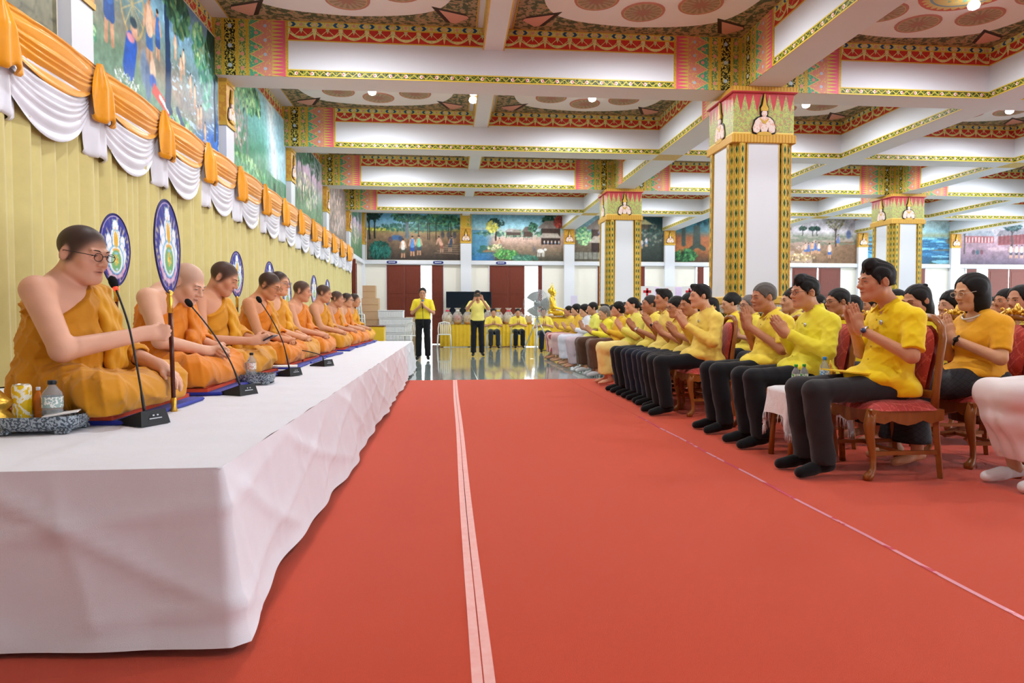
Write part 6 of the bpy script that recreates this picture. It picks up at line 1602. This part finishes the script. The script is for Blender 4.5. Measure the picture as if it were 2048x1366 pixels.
torso(S,J,.0,1.0);head_prims(S,H,{});add_arms(S,J,{});S.cap(J['nb'],H(-.02,0,-.05),.055,.05,.03)
for s in 'LR': hand_prims(S,J['wr'+s],*J['hand'+s])
for y in (-1,1): S.cap((0.02,y*.1,.1),(.34,y*.32,.09),.095,.075,.04);S.cap((.34,y*.32,.08),(.36,-y*.05,.08),.07,.055,.03)
S.ell((-.012,0,J['hd'][2]+.04),(.11,.092,.095),None,.02);S.cap(H(-.015,0,.12),H(-.015,0,.17),.05,.035,.03);S.cap(H(-.015,0,.17),H(-.015,0,.30),.026,.006,.02);S.clip((0,0,-1),(0,0,0))
V,Fq=S.mesh();link('figure',mesh_from('figure',V,Fq,[BG],True),st)
MB().lathe([(.42,0),(.44,.03),(.38,.06),(.40,.085),(.34,.10)],24,(.12,0,-.005)).build('lotus_base',GILD,st) if False else None
for k,(x,y) in enumerate(((2.85,20.3),(3.05,20.28),(3.5,20.3))):
    o=thing('offering_bowl','small pale offering bowl before the gold statue, %s of three'%ORDW[k],'bowl',(x,y,.965),0,'offering bowls');MB().lathe([(.05,0),(.09,.07),(.085,.07),(.04,.01)],14).build('bowl',WICK,o);MB().ball((0,0,.09),(.075,.075,.05),10).build('contents',cloth('#d9c8b8'),o)
# silver industrial fan on a tripod
t=thing('tripod_fan','silver industrial fan on a spread tripod, left of the farthest women','fan',(2.25,17.3,0),-PI/2-.5)
SIL=material('silver_tube',None,'#b9c0c4',rough=.3,metal=.7);HUB=(0,0,1.34)
for a in (0.3,2.4,4.5): MB().tube([(0,0,.98),(.48*math.cos(a),.48*math.sin(a),.015)],.017,8).build('leg',SIL,t)
MB().tube([(0,0,.85),(0,0,1.32)],.022,8).build('pole',SIL,t);MB().tube([(-.16,0,1.34),(.04,0,1.34)],[.07,.09],14).build('motor',SIL,t)
g=MB()
for r in (.36,.33,.30,.265,.23,.195,.16,.125,.09,.05): g.tube([(.10-.25*r*r,r*math.cos(a),1.34+r*math.sin(a)) for a in np.linspace(0,2*PI,33)],.006,4,cap=False)
for k in range(24): a=2*PI*k/24;g.tube([(.10,.05*math.cos(a),1.34+.05*math.sin(a)),(.07,.36*math.cos(a),1.34+.36*math.sin(a)),(-.06,.36*math.cos(a),1.34+.36*math.sin(a)),(-.1,.1*math.cos(a),1.34+.1*math.sin(a))],.003,4)
g.build('guard',SIL,t)
for k in range(3):
    a=2*PI*k/3;b=MB();b.grid(lambda u,v:(.0+.05*(v-.5),(.05+.27*u)*math.cos(a+(v-.5)*1.1),1.34+(.05+.27*u)*math.sin(a+(v-.5)*1.1)),8,8);b.build('blade',material('fan_blade',None,'#aeb6ba',rough=.4,metal=.4),t)
# cartons, stacked trays and chairs by the left wall
CARD=cloth('#c8ab84',.85,500,.06,0,name='cardboard')
def carton(x,y,z,w,d,h,label):
    t=thing('carton',label,'box',(x,y,z),.0,'cardboard cartons');MB().box(-w/2,w/2,-d/2,d/2,0,h,bev=.004).build('box_body',CARD,t);MB().box(-w/2-.001,w/2+.001,-d/2-.002,d/2,h*.48,h*.53).build('packing_tape',material('brown_tape',None,'#b28f62',rough=.3),t)
carton(-2.55,23.4,.003,.75,.6,.62,'lowest of the stacked cardboard cartons by the left corner');carton(-2.5,23.4,.628,.72,.55,.55,'second of the stacked cardboard cartons by the left corner')
carton(-2.62,23.4,1.182,.55,.5,.45,'third of the stacked cardboard cartons by the left corner');carton(-2.66,23.4,1.636,.42,.4,.42,'topmost of the stacked cardboard cartons by the left corner')
carton(-1.22,23.9,.003,.5,.5,1.0,'tall cardboard carton behind the standing speaker')
FOAMW=material('white_foam',lambda:mix(noise(30,2),'#d7d9dc','#eceeef'),rough=.7)
def ribs(w,d,h):
    m=MB().box(-w/2,w/2,-d/2,d/2,0,h*.86,bev=.01)
    for k in range(10): x=-w/2+w*(k+.5)/10;m.box(x-w*.03,x+w*.03,-d/2-.02,-d/2+.01,.01,h*.74)
    m.box(-w/2-.01,w/2+.01,-d/2-.02,d/2+.01,h*.86,h,bev=.006);return m
for k in range(5):
    t=thing('foam_crate',('lowest','second lowest','middle','second highest','topmost')[k]+' ribbed white foam crate in the stack behind the speaker','crate',(-1.75+.03*(k%2)-(.12 if k==4 else 0),22.6,.003+.245*k),0,'foam crates')
    ribs(1.05 if k<4 else .8,.6,.24).build('crate_body',FOAMW,t)
for k in range(6): pchair((-2.78,20.9,.002+.13*k),-PI/2+.3,'white plastic chair, %s from the bottom of the stack by the curtain end'%ORDW[k])
pchair((-1.25,20.9,.002),-PI/2-.4,'white plastic chair standing alone left of the speaker');pchair((-.15,22.2,.002),-PI/2,'white plastic chair behind the speaker, near the gold table end')
t=thing('side_stand','small table with a yellow cloth at the far end of the platform','table',(-2.05,19.2,0));MB().box(-.28,.28,-.25,.25,.02,.74,bev=.02).build('cloth_cover',GSK,t);MB().box(-.29,.29,-.26,.26,.74,.76).build('table_top',SHUT,t)
# signs
NAV=material('navy_plate',None,'#23307a',rough=.4);LET=material('white_letters',None,'#e8eaf2',rough=.5)
for k,x in enumerate((-2.05,-.38,1.92)):
    t=thing('oval_sign','navy oval sign on the ledge '+('over the left part of the leftmost doors','over the open gap of the leftmost doors','over the doors beside the television')[k],'sign',(x,YB-.105,2.99))
    P=[(.19*math.copysign(abs(math.cos(a))**.6,math.cos(a)),.055*math.copysign(abs(math.sin(a))**.6,math.sin(a))) for a in np.linspace(0,2*PI,25)[:-1]]
    MB().prism(P,-.012,0,'y').build('plate',NAV,t);m=MB()
    for q in range(8): m.box(-.12+.03*q,-.103+.03*q,-.016,-.011,-.018,.018+.006*(q%2))
    m.build('lettering',LET,t)
CARDW=material('white_card',None,'#e9e6ea',rough=.5);REDP=material('red_print',None,'#c2202c',rough=.5)
for k,(x,y) in enumerate(((5.9,20),(6.55,20.1),(7.2,20),(7.85,20.1),(10.3,20.2))):
    t=thing('placard','white placard with red marks on a stand, %s from the left'%ORDW[k],'sign',(x,y,0),0,'placards')
    MB().box(-.02,.02,-.02,.02,0,1.3).box(-.2,.2,-.15,.15,.0,.02).build('stand',METAL,t);MB().box(-.24,.24,-.035,-.02,1.25,1.92).build('card',CARDW,t)
    MB().box(-.12,.12,-.04,-.034,1.72,1.80).box(-.03,.03,-.04,-.034,1.62,1.86).build('red_mark',REDP,t);MB().box(-.10,.10,-.04,-.034,1.46,1.54).box(-.02,.02,-.04,-.034,1.36,1.58).build('red_mark',REDP,t)
t=thing('display_panel','lilac and white display panel behind the placards','panel',(7.1,21.0,0));MB().box(-1.3,1.3,-.03,.03,.4,1.95,bev=.01).build('board',material('lilac_print',lambda:mix(noise(2,2),'#e9e2f0','#d0a6dc'),rough=.5),t);MB().box(-1.2,-1.1,-.2,.2,0,.4).build('foot',METAL,t);MB().box(1.1,1.2,-.2,.2,0,.4).build('foot',METAL,t)
t=thing('notice_stand','pale lilac notice on a stand, left of the farther column','sign',(4.15,22.5,0));MB().box(-.02,.02,-.02,.02,0,1.2).box(-.15,.15,-.12,.12,0,.02).build('stand',METAL,t);MB().box(-.11,.11,-.03,-.015,1.15,1.72,bev=.004).build('card',material('lilac_card',None,'#d9d2ec',rough=.5),t)
t=thing('gilded_orb','gilded orb on a slim stand, right of the farther column','ornament',(5.1,17.6-.9,0));MB().tube([(0,0,0),(0,0,1.35)],.012,8).box(-.12,.12,-.12,.12,0,.02).build('pole',METAL,t);MB().ball((0,0,1.45),.09,14).build('orb',GILD,t)
